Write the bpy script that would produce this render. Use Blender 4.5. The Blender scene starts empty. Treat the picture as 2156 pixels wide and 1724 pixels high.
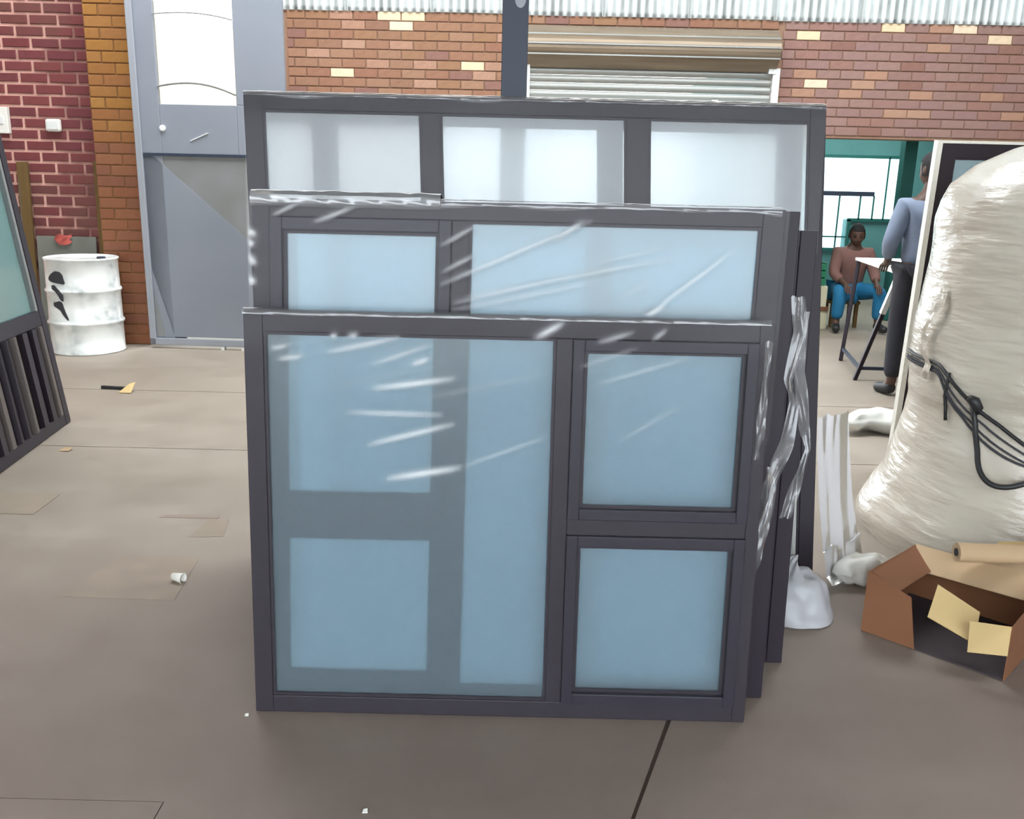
import bpy, bmesh, math, random
from mathutils import Vector, Matrix, noise
random.seed(7)
sc = bpy.context.scene
C = sc.collection
R = math.radians

# ------------------------------------------------------------------ camera
TH = math.atan(487/1900.0); RO = math.atan(0.0235)
fw = Vector((0, math.cos(TH), -math.sin(TH))); up0 = Vector((0, math.sin(TH), math.cos(TH))); r0 = Vector((1, 0, 0))
ax = r0*math.cos(RO) + up0*math.sin(RO); ay = -r0*math.sin(RO) + up0*math.cos(RO)
cam = bpy.data.cameras.new('camera'); cam.sensor_fit = 'HORIZONTAL'; cam.sensor_width = 36.0
cam.lens = 1900/2156*36.0; cam.clip_start = 0.05; cam.clip_end = 200
co = bpy.data.objects.new('camera', cam); C.objects.link(co)
M = Matrix.Identity(4)
for i in range(3):
    M[i][0] = ax[i]; M[i][1] = ay[i]; M[i][2] = -fw[i]
M.translation = Vector((0, 0, 1.5))
co.matrix_world = M
sc.camera = co

# ------------------------------------------------------------------ world, lights, exposure
w = bpy.data.worlds.new('world'); sc.world = w; w.use_nodes = True
bg = w.node_tree.nodes['Background']; bg.inputs[0].default_value = (0.86, 0.94, 1.0, 1); bg.inputs[1].default_value = 5.4
sc.view_settings.view_transform = 'Standard'; sc.view_settings.look = 'None'
sc.view_settings.gamma = 1.0; sc.view_settings.use_curve_mapping = False
sc.view_settings.exposure = 0.32
sc.cycles.max_bounces = 16; sc.cycles.transmission_bounces = 14; sc.cycles.transparent_max_bounces = 24
sc.cycles.diffuse_bounces = 4; sc.cycles.glossy_bounces = 4
sc.cycles.use_denoising = True; sc.cycles.denoising_input_passes = 'RGB'
sc.cycles.caustics_refractive = True; sc.cycles.caustics_reflective = False

def area(name, loc, rot, sx, sy, power, col=(1, 1, 1)):
    l = bpy.data.lights.new(name, 'AREA'); l.shape = 'RECTANGLE'; l.size = sx; l.size_y = sy; l.energy = power; l.color = col
    o = bpy.data.objects.new(name, l); C.objects.link(o); o.location = loc; o.rotation_euler = rot
    return o
area('skylight_lamp', (0.3, 6.5, 4.75), (0, 0, 0), 9.0, 1.8, 225, (1.0, 0.98, 0.95))
area('room_lamp', (4.3, 11.2, 2.5), (0, 0, 0), 2.0, 1.6, 45, (0.92, 1.0, 0.97))

# ------------------------------------------------------------------ helpers
class MB:
    def __init__(s): s.v = []; s.f = []
    def add(s, vs, fs):
        b = len(s.v); s.v += [tuple(p) for p in vs]; s.f += [tuple(b+i for i in f) for f in fs]; return s
    def box(s, x0, x1, y0, y1, z0, z1):
        return s.add([(x0,y0,z0),(x1,y0,z0),(x1,y1,z0),(x0,y1,z0),(x0,y0,z1),(x1,y0,z1),(x1,y1,z1),(x0,y1,z1)],
                     [(3,2,1,0),(4,5,6,7),(0,1,5,4),(1,2,6,5),(2,3,7,6),(3,0,4,7)])
    def obox(s, c, sz, m):
        c = Vector(c); h = [q/2 for q in sz]
        vs = [c + m @ Vector((a*h[0], b*h[1], d*h[2])) for d in (-1,1) for a,b in ((-1,-1),(1,-1),(1,1),(-1,1))]
        return s.add(vs, [(3,2,1,0),(4,5,6,7),(0,1,5,4),(1,2,6,5),(2,3,7,6),(3,0,4,7)])
    def bar(s, p, q, w, d, upv=(0,0,1)):
        p = Vector(p); q = Vector(q); z = (q-p); L = z.length; z.normalize()
        u = Vector(upv)
        if abs(u.dot(z)) > 0.95: u = Vector((0,1,0))
        x = u.cross(z).normalized(); y = z.cross(x)
        m = Matrix((x, y, z)).transposed()
        return s.obox((p+q)/2, (w, d, L), m)
    def tube(s, pts, r, n=8, caps=True):
        pts = [Vector(p) for p in pts]; N = len(pts); rr = r if isinstance(r, (list, tuple)) else [r]*N
        base = len(s.v); ref = None
        for i, p in enumerate(pts):
            t = (pts[min(i+1,N-1)] - pts[max(i-1,0)]).normalized()
            if ref is None: ref = t.orthogonal().normalized()
            else: ref = (ref - t*ref.dot(t)).normalized()
            b = t.cross(ref)
            for k in range(n):
                a = 2*math.pi*k/n
                s.v.append(tuple(p + (ref*math.cos(a) + b*math.sin(a))*rr[i]))
        for i in range(N-1):
            for k in range(n):
                s.f.append((base+i*n+k, base+i*n+(k+1)%n, base+(i+1)*n+(k+1)%n, base+(i+1)*n+k))
        if caps:
            s.f.append(tuple(base+k for k in reversed(range(n)))); s.f.append(tuple(base+(N-1)*n+k for k in range(n)))
        return s
    def lathe(s, prof, n=40, c=(0,0,0)):
        base = len(s.v)
        for r, z in prof:
            for k in range(n):
                a = 2*math.pi*k/n; s.v.append((c[0]+r*math.cos(a), c[1]+r*math.sin(a), c[2]+z))
        for i in range(len(prof)-1):
            for k in range(n):
                s.f.append((base+i*n+k, base+i*n+(k+1)%n, base+(i+1)*n+(k+1)%n, base+(i+1)*n+k))
        s.f.append(tuple(base+k for k in reversed(range(n)))); s.f.append(tuple(base+(len(prof)-1)*n+k for k in range(n)))
        return s
    def grid(s, nx, ny, fn):
        base = len(s.v)
        for j in range(ny+1):
            for i in range(nx+1): s.v.append(tuple(fn(i/nx, j/ny)))
        for j in range(ny):
            for i in range(nx):
                a = base+j*(nx+1)+i; s.f.append((a, a+1, a+nx+2, a+nx+1))
        return s
    def prism(s, poly, z0, z1):
        n = len(poly); return s.add([(x,y,z0) for x,y in poly]+[(x,y,z1) for x,y in poly],
            [tuple(reversed(range(n))), tuple(range(n,2*n))]+[(i,(i+1)%n,n+(i+1)%n,n+i) for i in range(n)])
    def mesh(s, name, mat, smooth=False):
        me = bpy.data.meshes.new(name); me.from_pydata(s.v, [], s.f); me.update()
        bm = bmesh.new(); bm.from_mesh(me); bmesh.ops.recalc_face_normals(bm, faces=bm.faces); bm.to_mesh(me); bm.free()
        if mat: me.materials.append(mat)
        if smooth: me.shade_smooth()
        return me
    def build(s, name, mat, parent=None, smooth=False, bevel=0, loc=None, rot=None):
        o = bpy.data.objects.new(name, s.mesh(name, mat, smooth)); C.objects.link(o)
        if parent: o.parent = parent
        if loc is not None: o.location = loc
        if rot is not None: o.rotation_euler = rot
        if bevel:
            b = o.modifiers.new('bevel', 'BEVEL'); b.width = bevel; b.segments = 2; b.limit_method = 'ANGLE'
        return o

def tag(o, label=None, cat=None, group=None, kind=None):
    if label: o['label'] = label
    if cat: o['category'] = cat
    if group: o['group'] = group
    if kind: o['kind'] = kind
    elif label: o['kind'] = 'thing'
    return o
def thing(name, label, cat, loc=(0,0,0), rot=(0,0,0), group=None):
    o = bpy.data.objects.new(name, None); C.objects.link(o); o.location = loc; o.rotation_euler = rot
    o.empty_display_size = 0.1
    return tag(o, label, cat, group)
def lerp(a, b, t): return a+(b-a)*t
def srgb(r, g, b):
    f = lambda c: (c/255/12.92) if c/255 <= 0.04045 else ((c/255+0.055)/1.055)**2.4
    return (f(r), f(g), f(b), 1)

# ------------------------------------------------------------------ materials
def nodes(name):
    m = bpy.data.materials.new(name); m.use_nodes = True
    nt = m.node_tree; return m, nt, nt.nodes, nt.links, nt.nodes['Principled BSDF'], nt.nodes['Material Output']
def mixc(nt, fac, a, b, blend='MIX'):
    n = nt.nodes.new('ShaderNodeMix'); n.data_type = 'RGBA'; n.blend_type = blend
    for key, v in ((0, fac), (6, a), (7, b)):
        if hasattr(v, 'links') or isinstance(v, bpy.types.NodeSocket): nt.links.new(v, n.inputs[key])
        else: n.inputs[key].default_value = v
    return n.outputs[2]
def ramp(nt, fac, stops):
    n = nt.nodes.new('ShaderNodeValToRGB'); nt.links.new(fac, n.inputs[0])
    e = n.color_ramp.elements
    while len(e) < len(stops): e.new(0.5)
    for el, (p, c) in zip(e, stops):
        el.position = p; el.color = c if len(c) == 4 else (*c, 1)
    return n.outputs[0]
def noise_tex(nt, scale, detail=4, rough=0.6, coord='Object', stretch=None):
    tc = nt.nodes.new('ShaderNodeTexCoord'); n = nt.nodes.new('ShaderNodeTexNoise')
    n.inputs['Scale'].default_value = scale; n.inputs['Detail'].default_value = detail; n.inputs['Roughness'].default_value = rough
    if stretch:
        mp = nt.nodes.new('ShaderNodeMapping'); mp.inputs['Scale'].default_value = stretch
        nt.links.new(tc.outputs[coord], mp.inputs[0]); nt.links.new(mp.outputs[0], n.inputs['Vector'])
    else: nt.links.new(tc.outputs[coord], n.inputs['Vector'])
    return n.outputs['Fac']
def simple(name, col, rough=0.6, metal=0.0, var=0.15, scale=8.0, col2=None, bump=0.0, spec=0.5, stretch=None):
    m, nt, N, L, P, O = nodes(name)
    f = noise_tex(nt, scale, stretch=stretch)
    d = col2 or tuple(c*(1-var) for c in col[:3])+(1,)
    c = ramp(nt, f, [(0.3, d), (0.7, col)])
    L.new(c, P.inputs['Base Color']); P.inputs['Roughness'].default_value = rough; P.inputs['Metallic'].default_value = metal
    P.inputs['Specular IOR Level'].default_value = spec
    if bump:
        b = N.new('ShaderNodeBump'); b.inputs['Strength'].default_value = bump; b.inputs['Distance'].default_value = 0.01
        L.new(noise_tex(nt, scale*6, 6), b.inputs['Height']); L.new(b.outputs[0], P.inputs['Normal'])
    return m
def brick_mat(name, cols, rough=0.85, stain=None):
    m, nt, N, L, P, O = nodes(name)
    oi = N.new('ShaderNodeObjectInfo')
    k = len(cols)
    r = ramp(nt, oi.outputs['Random'], [((i+0.0)/k, c) for i, c in enumerate(cols)])
    f = noise_tex(nt, 30, 5, 0.7, 'Object')
    v = ramp(nt, f, [(0.3, (0.80, 0.80, 0.80, 1)), (0.7, (1.08, 1.08, 1.08, 1))])
    c = mixc(nt, 1.0, r, v, 'MULTIPLY')
    if stain:
        g = N.new('ShaderNodeNewGeometry')
        n2 = N.new('ShaderNodeTexNoise'); n2.inputs['Scale'].default_value = 1.7; n2.inputs['Detail'].default_value = 5
        L.new(g.outputs['Position'], n2.inputs['Vector'])
        c = mixc(nt, ramp(nt, n2.outputs['Fac'], [(0.48, (0,0,0,1)), (0.66, (0.8,0.8,0.8,1))]), c, stain)
    L.new(c, P.inputs['Base Color']); P.inputs['Roughness'].default_value = rough; P.inputs['Specular IOR Level'].default_value = 0.25
    return m

m_frame = simple('bronze_aluminium', srgb(44, 37, 46), 0.42, 0.0, 0.12, 3.0, spec=0.25)
m_frame2 = simple('bronze_aluminium_sash', srgb(42, 37, 48), 0.40, 0.0, 0.12, 3.0, spec=0.25)
def frosted(name, tint, haze_col, haze, rough, back=0.3):
    m, nt, N, L, P, O = nodes(name)
    P.inputs['Base Color'].default_value = tint; P.inputs['Roughness'].default_value = rough
    P.inputs['Transmission Weight'].default_value = 1.0; P.inputs['IOR'].default_value = 1.45
    d = N.new('ShaderNodeBsdfDiffuse'); d.inputs[0].default_value = haze_col
    t = N.new('ShaderNodeBsdfTranslucent'); t.inputs[0].default_value = haze_col
    a = N.new('ShaderNodeMixShader'); a.inputs[0].default_value = back
    L.new(d.outputs[0], a.inputs[1]); L.new(t.outputs[0], a.inputs[2])
    b = N.new('ShaderNodeMixShader'); b.inputs[0].default_value = haze
    L.new(P.outputs[0], b.inputs[1]); L.new(a.outputs[0], b.inputs[2]); L.new(b.outputs[0], O.inputs[0])
    return m
m_frost = frosted('frosted_glass', (0.62, 0.80, 0.90, 1), srgb(212, 232, 242), 0.32, 0.18, 0.04)
m_frost_front = frosted('lightly_frosted_blue_glass', (0.80, 0.92, 0.97, 1), srgb(190, 216, 228), 0.10, 0.18, 0.05)
m_frost_pale = frosted('frosted_glass_pale', (0.95, 0.98, 1.0, 1), srgb(248, 252, 255), 0.46, 0.20, 0.62)
m_glass_teal = frosted('teal_tinted_glass', (0.72, 0.9, 0.9, 1), srgb(150, 206, 208), 0.36, 0.10)
m_glass_green = frosted('clear_green_glass', (0.70, 0.88, 0.88, 1), srgb(150, 190, 195), 0.25, 0.08)
def film_mat(name, milk, milkcol=(0.93, 0.95, 0.97, 1), gloss=0.10, rough=0.12, attr=True, bump=0.0, bscale=30):
    m, nt, N, L, P, O = nodes(name); N.remove(P)
    tr = N.new('ShaderNodeBsdfTransparent')
    gl = N.new('ShaderNodeBsdfGlossy'); gl.inputs['Roughness'].default_value = rough
    df = N.new('ShaderNodeBsdfDiffuse'); df.inputs[0].default_value = milkcol
    tl = N.new('ShaderNodeBsdfTranslucent'); tl.inputs[0].default_value = milkcol
    dt = N.new('ShaderNodeMixShader'); dt.inputs[0].default_value = 0.4; L.new(df.outputs[0], dt.inputs[1]); L.new(tl.outputs[0], dt.inputs[2])
    a = N.new('ShaderNodeMixShader'); L.new(tr.outputs[0], a.inputs[1]); L.new(dt.outputs[0], a.inputs[2])
    if attr:
        at = N.new('ShaderNodeAttribute'); at.attribute_name = 'fold'
        mm = N.new('ShaderNodeMath'); mm.operation = 'MULTIPLY_ADD'; mm.inputs[1].default_value = 0.95; mm.inputs[2].default_value = milk
        mm.use_clamp = True
        L.new(at.outputs['Fac'], mm.inputs[0]); L.new(mm.outputs[0], a.inputs[0])
    else: a.inputs[0].default_value = milk
    fr = N.new('ShaderNodeFresnel'); fr.inputs[0].default_value = 1.22
    ad = N.new('ShaderNodeMath'); ad.operation = 'ADD'; ad.inputs[1].default_value = gloss; ad.use_clamp = True
    L.new(fr.outputs[0], ad.inputs[0])
    if bump:
        b = N.new('ShaderNodeBump'); b.inputs['Strength'].default_value = bump; b.inputs['Distance'].default_value = 0.02
        L.new(noise_tex(nt, bscale, 3, 0.5), b.inputs['Height'])
        L.new(b.outputs[0], gl.inputs['Normal']); L.new(b.outputs[0], fr.inputs['Normal'])
    s = N.new('ShaderNodeMixShader'); L.new(ad.outputs[0], s.inputs[0]); L.new(a.outputs[0], s.inputs[1]); L.new(gl.outputs[0], s.inputs[2])
    L.new(s.outputs[0], O.inputs[0])
    return m
m_film = film_mat('stretch_film', 0.015, gloss=0.0, rough=0.16)
m_film_crumple = film_mat('crumpled_film', 0.12, gloss=0.08, rough=0.16, attr=False, bump=0.15, bscale=18)
m_film_bunch = film_mat('bunched_film', 0.30, gloss=0.10, rough=0.20, attr=False)  # extra milk puts the glare along the top edge into the colour
m_sheet = film_mat('milky_plastic_sheet', 0.86, (0.74, 0.74, 0.78, 1), 0.02, 0.3, attr=False, bump=0.15, bscale=8)

# floor concrete
def floor_mat():
    m, nt, N, L, P, O = nodes('worn_concrete')
    g = N.new('ShaderNodeNewGeometry')
    def nz(scale, det, ro, st=None):
        n = N.new('ShaderNodeTexNoise'); n.inputs['Scale'].default_value = scale; n.inputs['Detail'].default_value = det; n.inputs['Roughness'].default_value = ro
        if st:
            mp = N.new('ShaderNodeMapping'); mp.inputs['Scale'].default_value = st; L.new(g.outputs['Position'], mp.inputs[0]); L.new(mp.outputs[0], n.inputs['Vector'])
        else: L.new(g.outputs['Position'], n.inputs['Vector'])
        return n.outputs['Fac']
    c = ramp(nt, nz(0.9, 6, 0.6, (0.5, 1.2, 1)), [(0.30, srgb(138, 127, 114)), (0.55, srgb(157, 147, 134)), (0.75, srgb(171, 162, 150))])
    c = mixc(nt, ramp(nt, nz(3.2, 6, 0.65), [(0.40, (0,0,0,1)), (0.72, (0.55,0.55,0.55,1))]), c, srgb(128, 116, 104))
    c = mixc(nt, ramp(nt, nz(40, 3, 0.5), [(0.35, (0.25,0.25,0.25,1)), (0.6, (0,0,0,1))]), c, srgb(120, 106, 96))
    # broad grime, darkened further to paint in the dimmer light at the front (y < 3.3 m)
    sx = N.new('ShaderNodeSeparateXYZ'); L.new(g.outputs['Position'], sx.inputs[0])
    ad = N.new('ShaderNodeMath'); ad.operation = 'MULTIPLY_ADD'; ad.inputs[1].default_value = 1.6
    L.new(nz(1.1, 5, 0.6), ad.inputs[0]); L.new(sx.outputs['Y'], ad.inputs[2])
    mr = N.new('ShaderNodeMapRange'); mr.inputs[1].default_value = 3.4; mr.inputs[2].default_value = 5.0; mr.inputs[3].default_value = 0.40; mr.inputs[4].default_value = 0.0
    L.new(ad.outputs[0], mr.inputs[0])
    c = mixc(nt, mr.outputs[0], c, srgb(118, 94, 92))
    L.new(c, P.inputs['Base Color']); P.inputs['Roughness'].default_value = 0.62; P.inputs['Specular IOR Level'].default_value = 0.3
    b = N.new('ShaderNodeBump'); b.inputs['Strength'].default_value = 0.15; b.inputs['Distance'].default_value = 0.01
    L.new(nz(18, 5, 0.6), b.inputs['Height']); L.new(b.outputs[0], P.inputs['Normal'])
    return m
m_floor = floor_mat()
m_joint = simple('dark_joint', srgb(108, 94, 86), 0.9)
m_patch = simple('patch_concrete', srgb(146, 132, 116), 0.8, var=0.15, scale=14)
m_patch2 = simple('stained_patch', srgb(132, 118, 106), 0.8, var=0.2, scale=9, col2=srgb(150, 134, 118))

m_tan = brick_mat('tan_brick', [srgb(148,110,88), srgb(153,116,93), srgb(146,105,86), srgb(156,121,98), srgb(142,106,88), srgb(150,114,88)])
m_mauve = brick_mat('red_brick', [srgb(144,114,106), srgb(148,118,110), srgb(142,110,104), srgb(150,120,112), srgb(145,114,110), srgb(148,112,102)])
m_cream = brick_mat('cream_brick', [srgb(232,212,178), srgb(222,198,164), srgb(226,204,178)])
m_pink = brick_mat('pale_brick', [srgb(170,132,112), srgb(166,128,108), srgb(172,136,116)])
m_purple = brick_mat('dark_brick', [srgb(142,106,94), srgb(138,102,92)])
m_maroon = brick_mat('maroon_painted_brick', [srgb(124,64,66), srgb(118,60,62), srgb(128,68,68), srgb(114,60,64)], 0.6, stain=srgb(104, 72, 64))
m_ochre = brick_mat('ochre_brick', [srgb(160,112,58), srgb(154,106,56), srgb(150,102,58), srgb(164,118,64), srgb(150,100,62)])
m_ochre_low = brick_mat('rusty_brick', [srgb(142,92,66), srgb(136,86,62), srgb(146,98,70), srgb(132,86,66)])
m_mortar = simple('tan_mortar', srgb(146, 114, 94), 0.95, var=0.15, scale=10)
m_mortar_mauve = simple('mauve_mortar', srgb(158, 116, 100), 0.95, var=0.15, scale=10)
def pink_mortar():
    m, nt, N, L, P, O = nodes('pink_painted_joints')
    g = N.new('ShaderNodeNewGeometry'); n = N.new('ShaderNodeTexNoise'); n.inputs['Scale'].default_value = 2.2; n.inputs['Detail'].default_value = 5
    L.new(g.outputs['Position'], n.inputs['Vector'])
    sx = N.new('ShaderNodeSeparateXYZ'); L.new(g.outputs['Position'], sx.inputs[0])
    a = N.new('ShaderNodeMath'); a.operation = 'MULTIPLY_ADD'; a.inputs[1].default_value = 0.75; L.new(sx.outputs['X'], a.inputs[0]); a.inputs[2].default_value = 2.92
    b = N.new('ShaderNodeMath'); b.operation = 'MULTIPLY_ADD'; b.inputs[1].default_value = 1.5; L.new(n.outputs['Fac'], b.inputs[0]); L.new(a.outputs[0], b.inputs[2])
    f = ramp(nt, b.outputs[0], [(0.60, (0,0,0,1)), (0.92, (0.85,0.85,0.85,1))])
    c = mixc(nt, f, srgb(218, 168, 154), srgb(112, 64, 62))
    L.new(c, P.inputs['Base Color']); P.inputs['Roughness'].default_value = 0.8
    return m
m_mortar_pink = pink_mortar()
m_mortar_dark = simple('dirty_mortar', srgb(146, 104, 66), 0.95, var=0.3, scale=6)
def polycarb():
    m, nt, N, L, P, O = nodes('translucent_cladding')
    N.remove(P)
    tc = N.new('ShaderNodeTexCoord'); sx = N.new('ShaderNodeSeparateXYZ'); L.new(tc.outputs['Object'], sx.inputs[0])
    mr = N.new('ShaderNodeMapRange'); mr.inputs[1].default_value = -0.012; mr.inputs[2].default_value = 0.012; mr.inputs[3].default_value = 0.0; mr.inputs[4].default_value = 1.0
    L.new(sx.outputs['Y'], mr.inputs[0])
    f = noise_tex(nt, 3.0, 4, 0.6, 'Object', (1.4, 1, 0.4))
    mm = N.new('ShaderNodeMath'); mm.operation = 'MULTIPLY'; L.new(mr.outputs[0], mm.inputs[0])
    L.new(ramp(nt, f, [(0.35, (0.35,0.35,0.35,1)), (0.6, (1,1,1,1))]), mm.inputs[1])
    c = mixc(nt, mm.outputs[0], (0.62, 0.65, 0.64, 1), (0.20, 0.21, 0.20, 1))      # valleys painted darker for the shade in the grooves
    d = N.new('ShaderNodeBsdfDiffuse'); L.new(c, d.inputs[0])
    t = N.new('ShaderNodeBsdfTranslucent'); L.new(c, t.inputs[0])
    a = N.new('ShaderNodeMixShader'); a.inputs[0].default_value = 0.42
    L.new(d.outputs[0], a.inputs[1]); L.new(t.outputs[0], a.inputs[2]); L.new(a.outputs[0], O.inputs[0])
    return m
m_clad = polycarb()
m_roof = simple('roof_sheeting', srgb(170, 172, 172), 0.7, 0, 0.1, 3)
m_plaster = simple('pale_plaster', srgb(196, 188, 176), 0.9, 0, 0.12, 2)
m_teal = simple('teal_paint', srgb(92, 150, 150), 0.7, 0, 0.2, 3)
m_teal_dark = simple('dark_green_paint', srgb(28, 104, 98), 0.6, 0, 0.2, 3)
m_steel = simple('dark_painted_steel', srgb(44, 54, 72), 0.5, 0, 0.15, 5)
m_door = simple('grey_sheet_steel', srgb(138, 142, 152), 0.38, 0.0, 0.08, 1.6, col2=srgb(126, 132, 142), spec=0.5)
m_door_dull = simple('weathered_grey_sheet', srgb(134, 136, 138), 0.6, 0.0, 0.1, 5, col2=srgb(120, 120, 118))
m_door_edge = simple('pale_grey_edge', srgb(152, 156, 164), 0.4, 0.0, 0.08, 4)
m_black = simple('black_rubber', srgb(34, 34, 36), 0.5, 0, 0.2, 6)
m_dark = simple('dark_void', srgb(40, 40, 42), 0.9)
m_white = simple('white_plastic', srgb(236, 234, 226), 0.4, 0, 0.05, 6)
m_whitemetal = simple('white_painted_metal', srgb(226, 228, 226), 0.35, 0, 0.06, 5)
m_galv = simple('galvanised_slats', srgb(164, 166, 162), 0.36, 0.55, 0.2, 3, stretch=(0.4, 4, 8))
m_hood = simple('weathered_shutter_roll', srgb(150, 134, 114), 0.40, 0.35, 0.3, 2.5, col2=srgb(112, 98, 84), stretch=(0.35, 5, 9))
m_card = simple('corrugated_cardboard', srgb(128, 84, 56), 0.85, 0, 0.15, 7)
m_card_in = simple('cardboard_inner', srgb(206, 178, 126), 0.85, 0, 0.08, 7)
m_carton_shade = simple('shaded_carton_floor', srgb(66, 56, 60), 0.9, 0, 0.2, 8)  # shade inside the open carton, put into the colour of its bottom
m_kraft = simple('kraft_paper', srgb(186, 158, 124), 0.8, 0, 0.12, 9)
m_paper = simple('paper_white', srgb(238, 236, 228), 0.8, 0, 0.05, 9)
m_plank = simple('olive_plank', srgb(112, 86, 46), 0.85, 0, 0.3, 6, stretch=(6, 6, 0.7))
m_board = simple('cement_board', srgb(126, 128, 120), 0.9, 0, 0.15, 5, col2=srgb(106, 106, 98))
m_red = simple('red_cloth', srgb(196, 92, 84), 0.8, 0, 0.15, 20)
m_skin = simple('brown_skin', srgb(84, 58, 46), 0.55, 0, 0.1, 10)
m_hair = simple('black_hair', srgb(26, 24, 26), 0.8, 0, 0.3, 60)
m_shirt = simple('blue_grey_shirt', srgb(126, 138, 160), 0.8, 0, 0.15, 5, bump=0.2)
m_trouser = simple('dark_trousers', srgb(42, 42, 50), 0.85, 0, 0.2, 6)
m_brownshirt = simple('brown_top', srgb(126, 92, 84), 0.85, 0, 0.2, 6)
m_bluetrouser = simple('blue_work_trousers', srgb(24, 112, 156), 0.8, 0, 0.25, 6, bump=0.2)
m_carton = simple('cream_carton', srgb(212, 208, 178), 0.8, 0, 0.1, 6)
m_green = simple('green_plastic', srgb(44, 126, 92), 0.5, 0, 0.2, 4)
m_label = simple('charred_label', srgb(62, 62, 68), 0.8, 0, 0.2, 14)
m_cream_wall = simple('cream_yard_wall', srgb(240, 232, 200), 0.9, 0, 0.06, 2)
m_asphalt = simple('unseen_dark_ground', srgb(104, 100, 96), 0.9, 0, 0.15, 1)
m_ground = simple('pale_yard_ground', srgb(176, 170, 160), 0.9, 0, 0.1, 1)

def drum_mat():
    m, nt, N, L, P, O = nodes('white_drum_paint')
    f = noise_tex(nt, 5.0, 6, 0.7)
    c = ramp(nt, f, [(0.34, srgb(168, 174, 172)), (0.47, srgb(226, 230, 228)), (0.58, srgb(248, 250, 248))])
    L.new(c, P.inputs['Base Color']); P.inputs['Roughness'].default_value = 0.25
    return m
m_drum = drum_mat()
def bale_mat():
    m, nt, N, L, P, O = nodes('stretch_wrapped_bale')
    f = noise_tex(nt, 1.6, 5, 0.6, stretch=(1, 1, 2.4))
    c = ramp(nt, f, [(0.3, srgb(172, 162, 146)), (0.6, srgb(198, 190, 176)), (0.8, srgb(210, 206, 198))])
    L.new(c, P.inputs['Base Color']); P.inputs['Roughness'].default_value = 0.33; P.inputs['Specular IOR Level'].default_value = 0.6
    P.inputs['Coat Weight'].default_value = 0.5; P.inputs['Coat Roughness'].default_value = 0.12
    n = N.new('ShaderNodeTexNoise'); n.inputs['Scale'].default_value = 6; n.inputs['Detail'].default_value = 5
    tc = N.new('ShaderNodeTexCoord'); mp = N.new('ShaderNodeMapping'); mp.inputs['Scale'].default_value = (1, 1, 5); mp.inputs['Rotation'].default_value = (R(12), R(24), 0)
    L.new(tc.outputs['Object'], mp.inputs[0]); L.new(mp.outputs[0], n.inputs['Vector'])
    b = N.new('ShaderNodeBump'); b.inputs['Strength'].default_value = 0.38; b.inputs['Distance'].default_value = 0.03
    L.new(n.outputs['Fac'], b.inputs['Height']); L.new(b.outputs[0], P.inputs['Normal']); L.new(b.outputs[0], P.inputs['Coat Normal'])
    return m
m_bale = bale_mat()

# ================================================================== SETTING
# floor: a bed with slabs separated by recessed joints
floor = MB().box(-7, 8.5, -3.6, 14, -0.2, -0.012).build('floor', m_joint); tag(floor, kind='structure')
G = 0.004
def slab(poly): return MB().prism(poly, -0.05, 0.0).build('floor_slab', m_floor, floor)
kx = lambda y: 0.339+(y-1.937)*0.37
slab([(-7,-3.6),(8.5,-3.6),(8.5,1.45-G),(-7,1.45-G)])
slab([(-7,1.45+G),(-0.8325,1.45+G),(-0.8325,1.8985),(-7,1.9035)])
slab([(-0.83,1.45+G),(kx(1.45)-0.003,1.45+G),(kx(2.6)-0.009,2.6),(kx(2.6)-0.009,4.8-G),(-7,4.8-G),(-7,1.9065),(-0.83,1.9015)])
slab([(kx(1.45)+0.003,1.45+G),(8.5,1.45+G),(8.5,4.8-G),(kx(2.6)+0.009,4.8-G),(kx(2.6)+0.009,2.6)])
slab([(-7,4.8+G),(1.1-G,4.8+G),(1.1-G,6.15-G),(-7,6.15-G)])
slab([(1.1+G,4.8+G),(8.5,4.8+G),(8.5,6.15-G),(1.1+G,6.15-G)])
slab([(-7,6.15+G),(8.5,6.15+G),(8.5,9.1-G),(-7,9.1-G)])
slab([(-7,9.1+G),(8.5,9.1+G),(8.5,14),(-7,14)])
MB().prism([(-2.9,3.775),(-2.12,3.765),(-2.13,4.03),(-2.9,4.03)], 0.0, 0.004).build('floor_patch', m_patch, floor)
MB().prism([(-1.62,2.98),(-1.2,2.97),(-1.235,3.33),(-1.36,3.35),(-1.55,3.36)], 0.0, 0.002).build('floor_patch', m_patch2, floor)
MB().prism([(-1.36,3.55),(-1.21,3.565),(-1.25,3.765),(-1.33,3.76)], 0.0, 0.002).build('floor_patch', m_patch, floor)
MB().prism([(-1.56,3.765),(-1.30,3.770),(-1.30,3.800),(-1.55,3.797)], 0.0, 0.002).build('floor_patch', m_patch2, floor)

# roof with skylight openings, outer walls
rf = MB()
for y0, y1 in ((-3.4,5.6),(7.4,9.4)): rf.box(-6, 8, y0, y1, 4.8, 4.9)
rf.box(-6,-4.3,5.6,7.4,4.8,4.9); rf.box(5.0,8,5.6,7.4,4.8,4.9)
tag(rf.build('ceiling', m_roof), kind='structure')
tag(MB().box(-6.2,-6,-3.6,8.0,0,4.9).build('wall_side', m_plaster), kind='structure')
tag(MB().box(8,8.2,-3.6,14,0,4.9).build('wall_right', m_plaster), kind='structure')
fwl = MB(); fwl.box(-6,-4.6,-3.6,-3.4,0,4.9); fwl.box(5.0,8,-3.6,-3.4,0,4.9); fwl.box(-4.6,5.0,-3.6,-3.4,4.3,4.9)
tag(fwl.build('wall_front', m_plaster), kind='structure')

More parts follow.
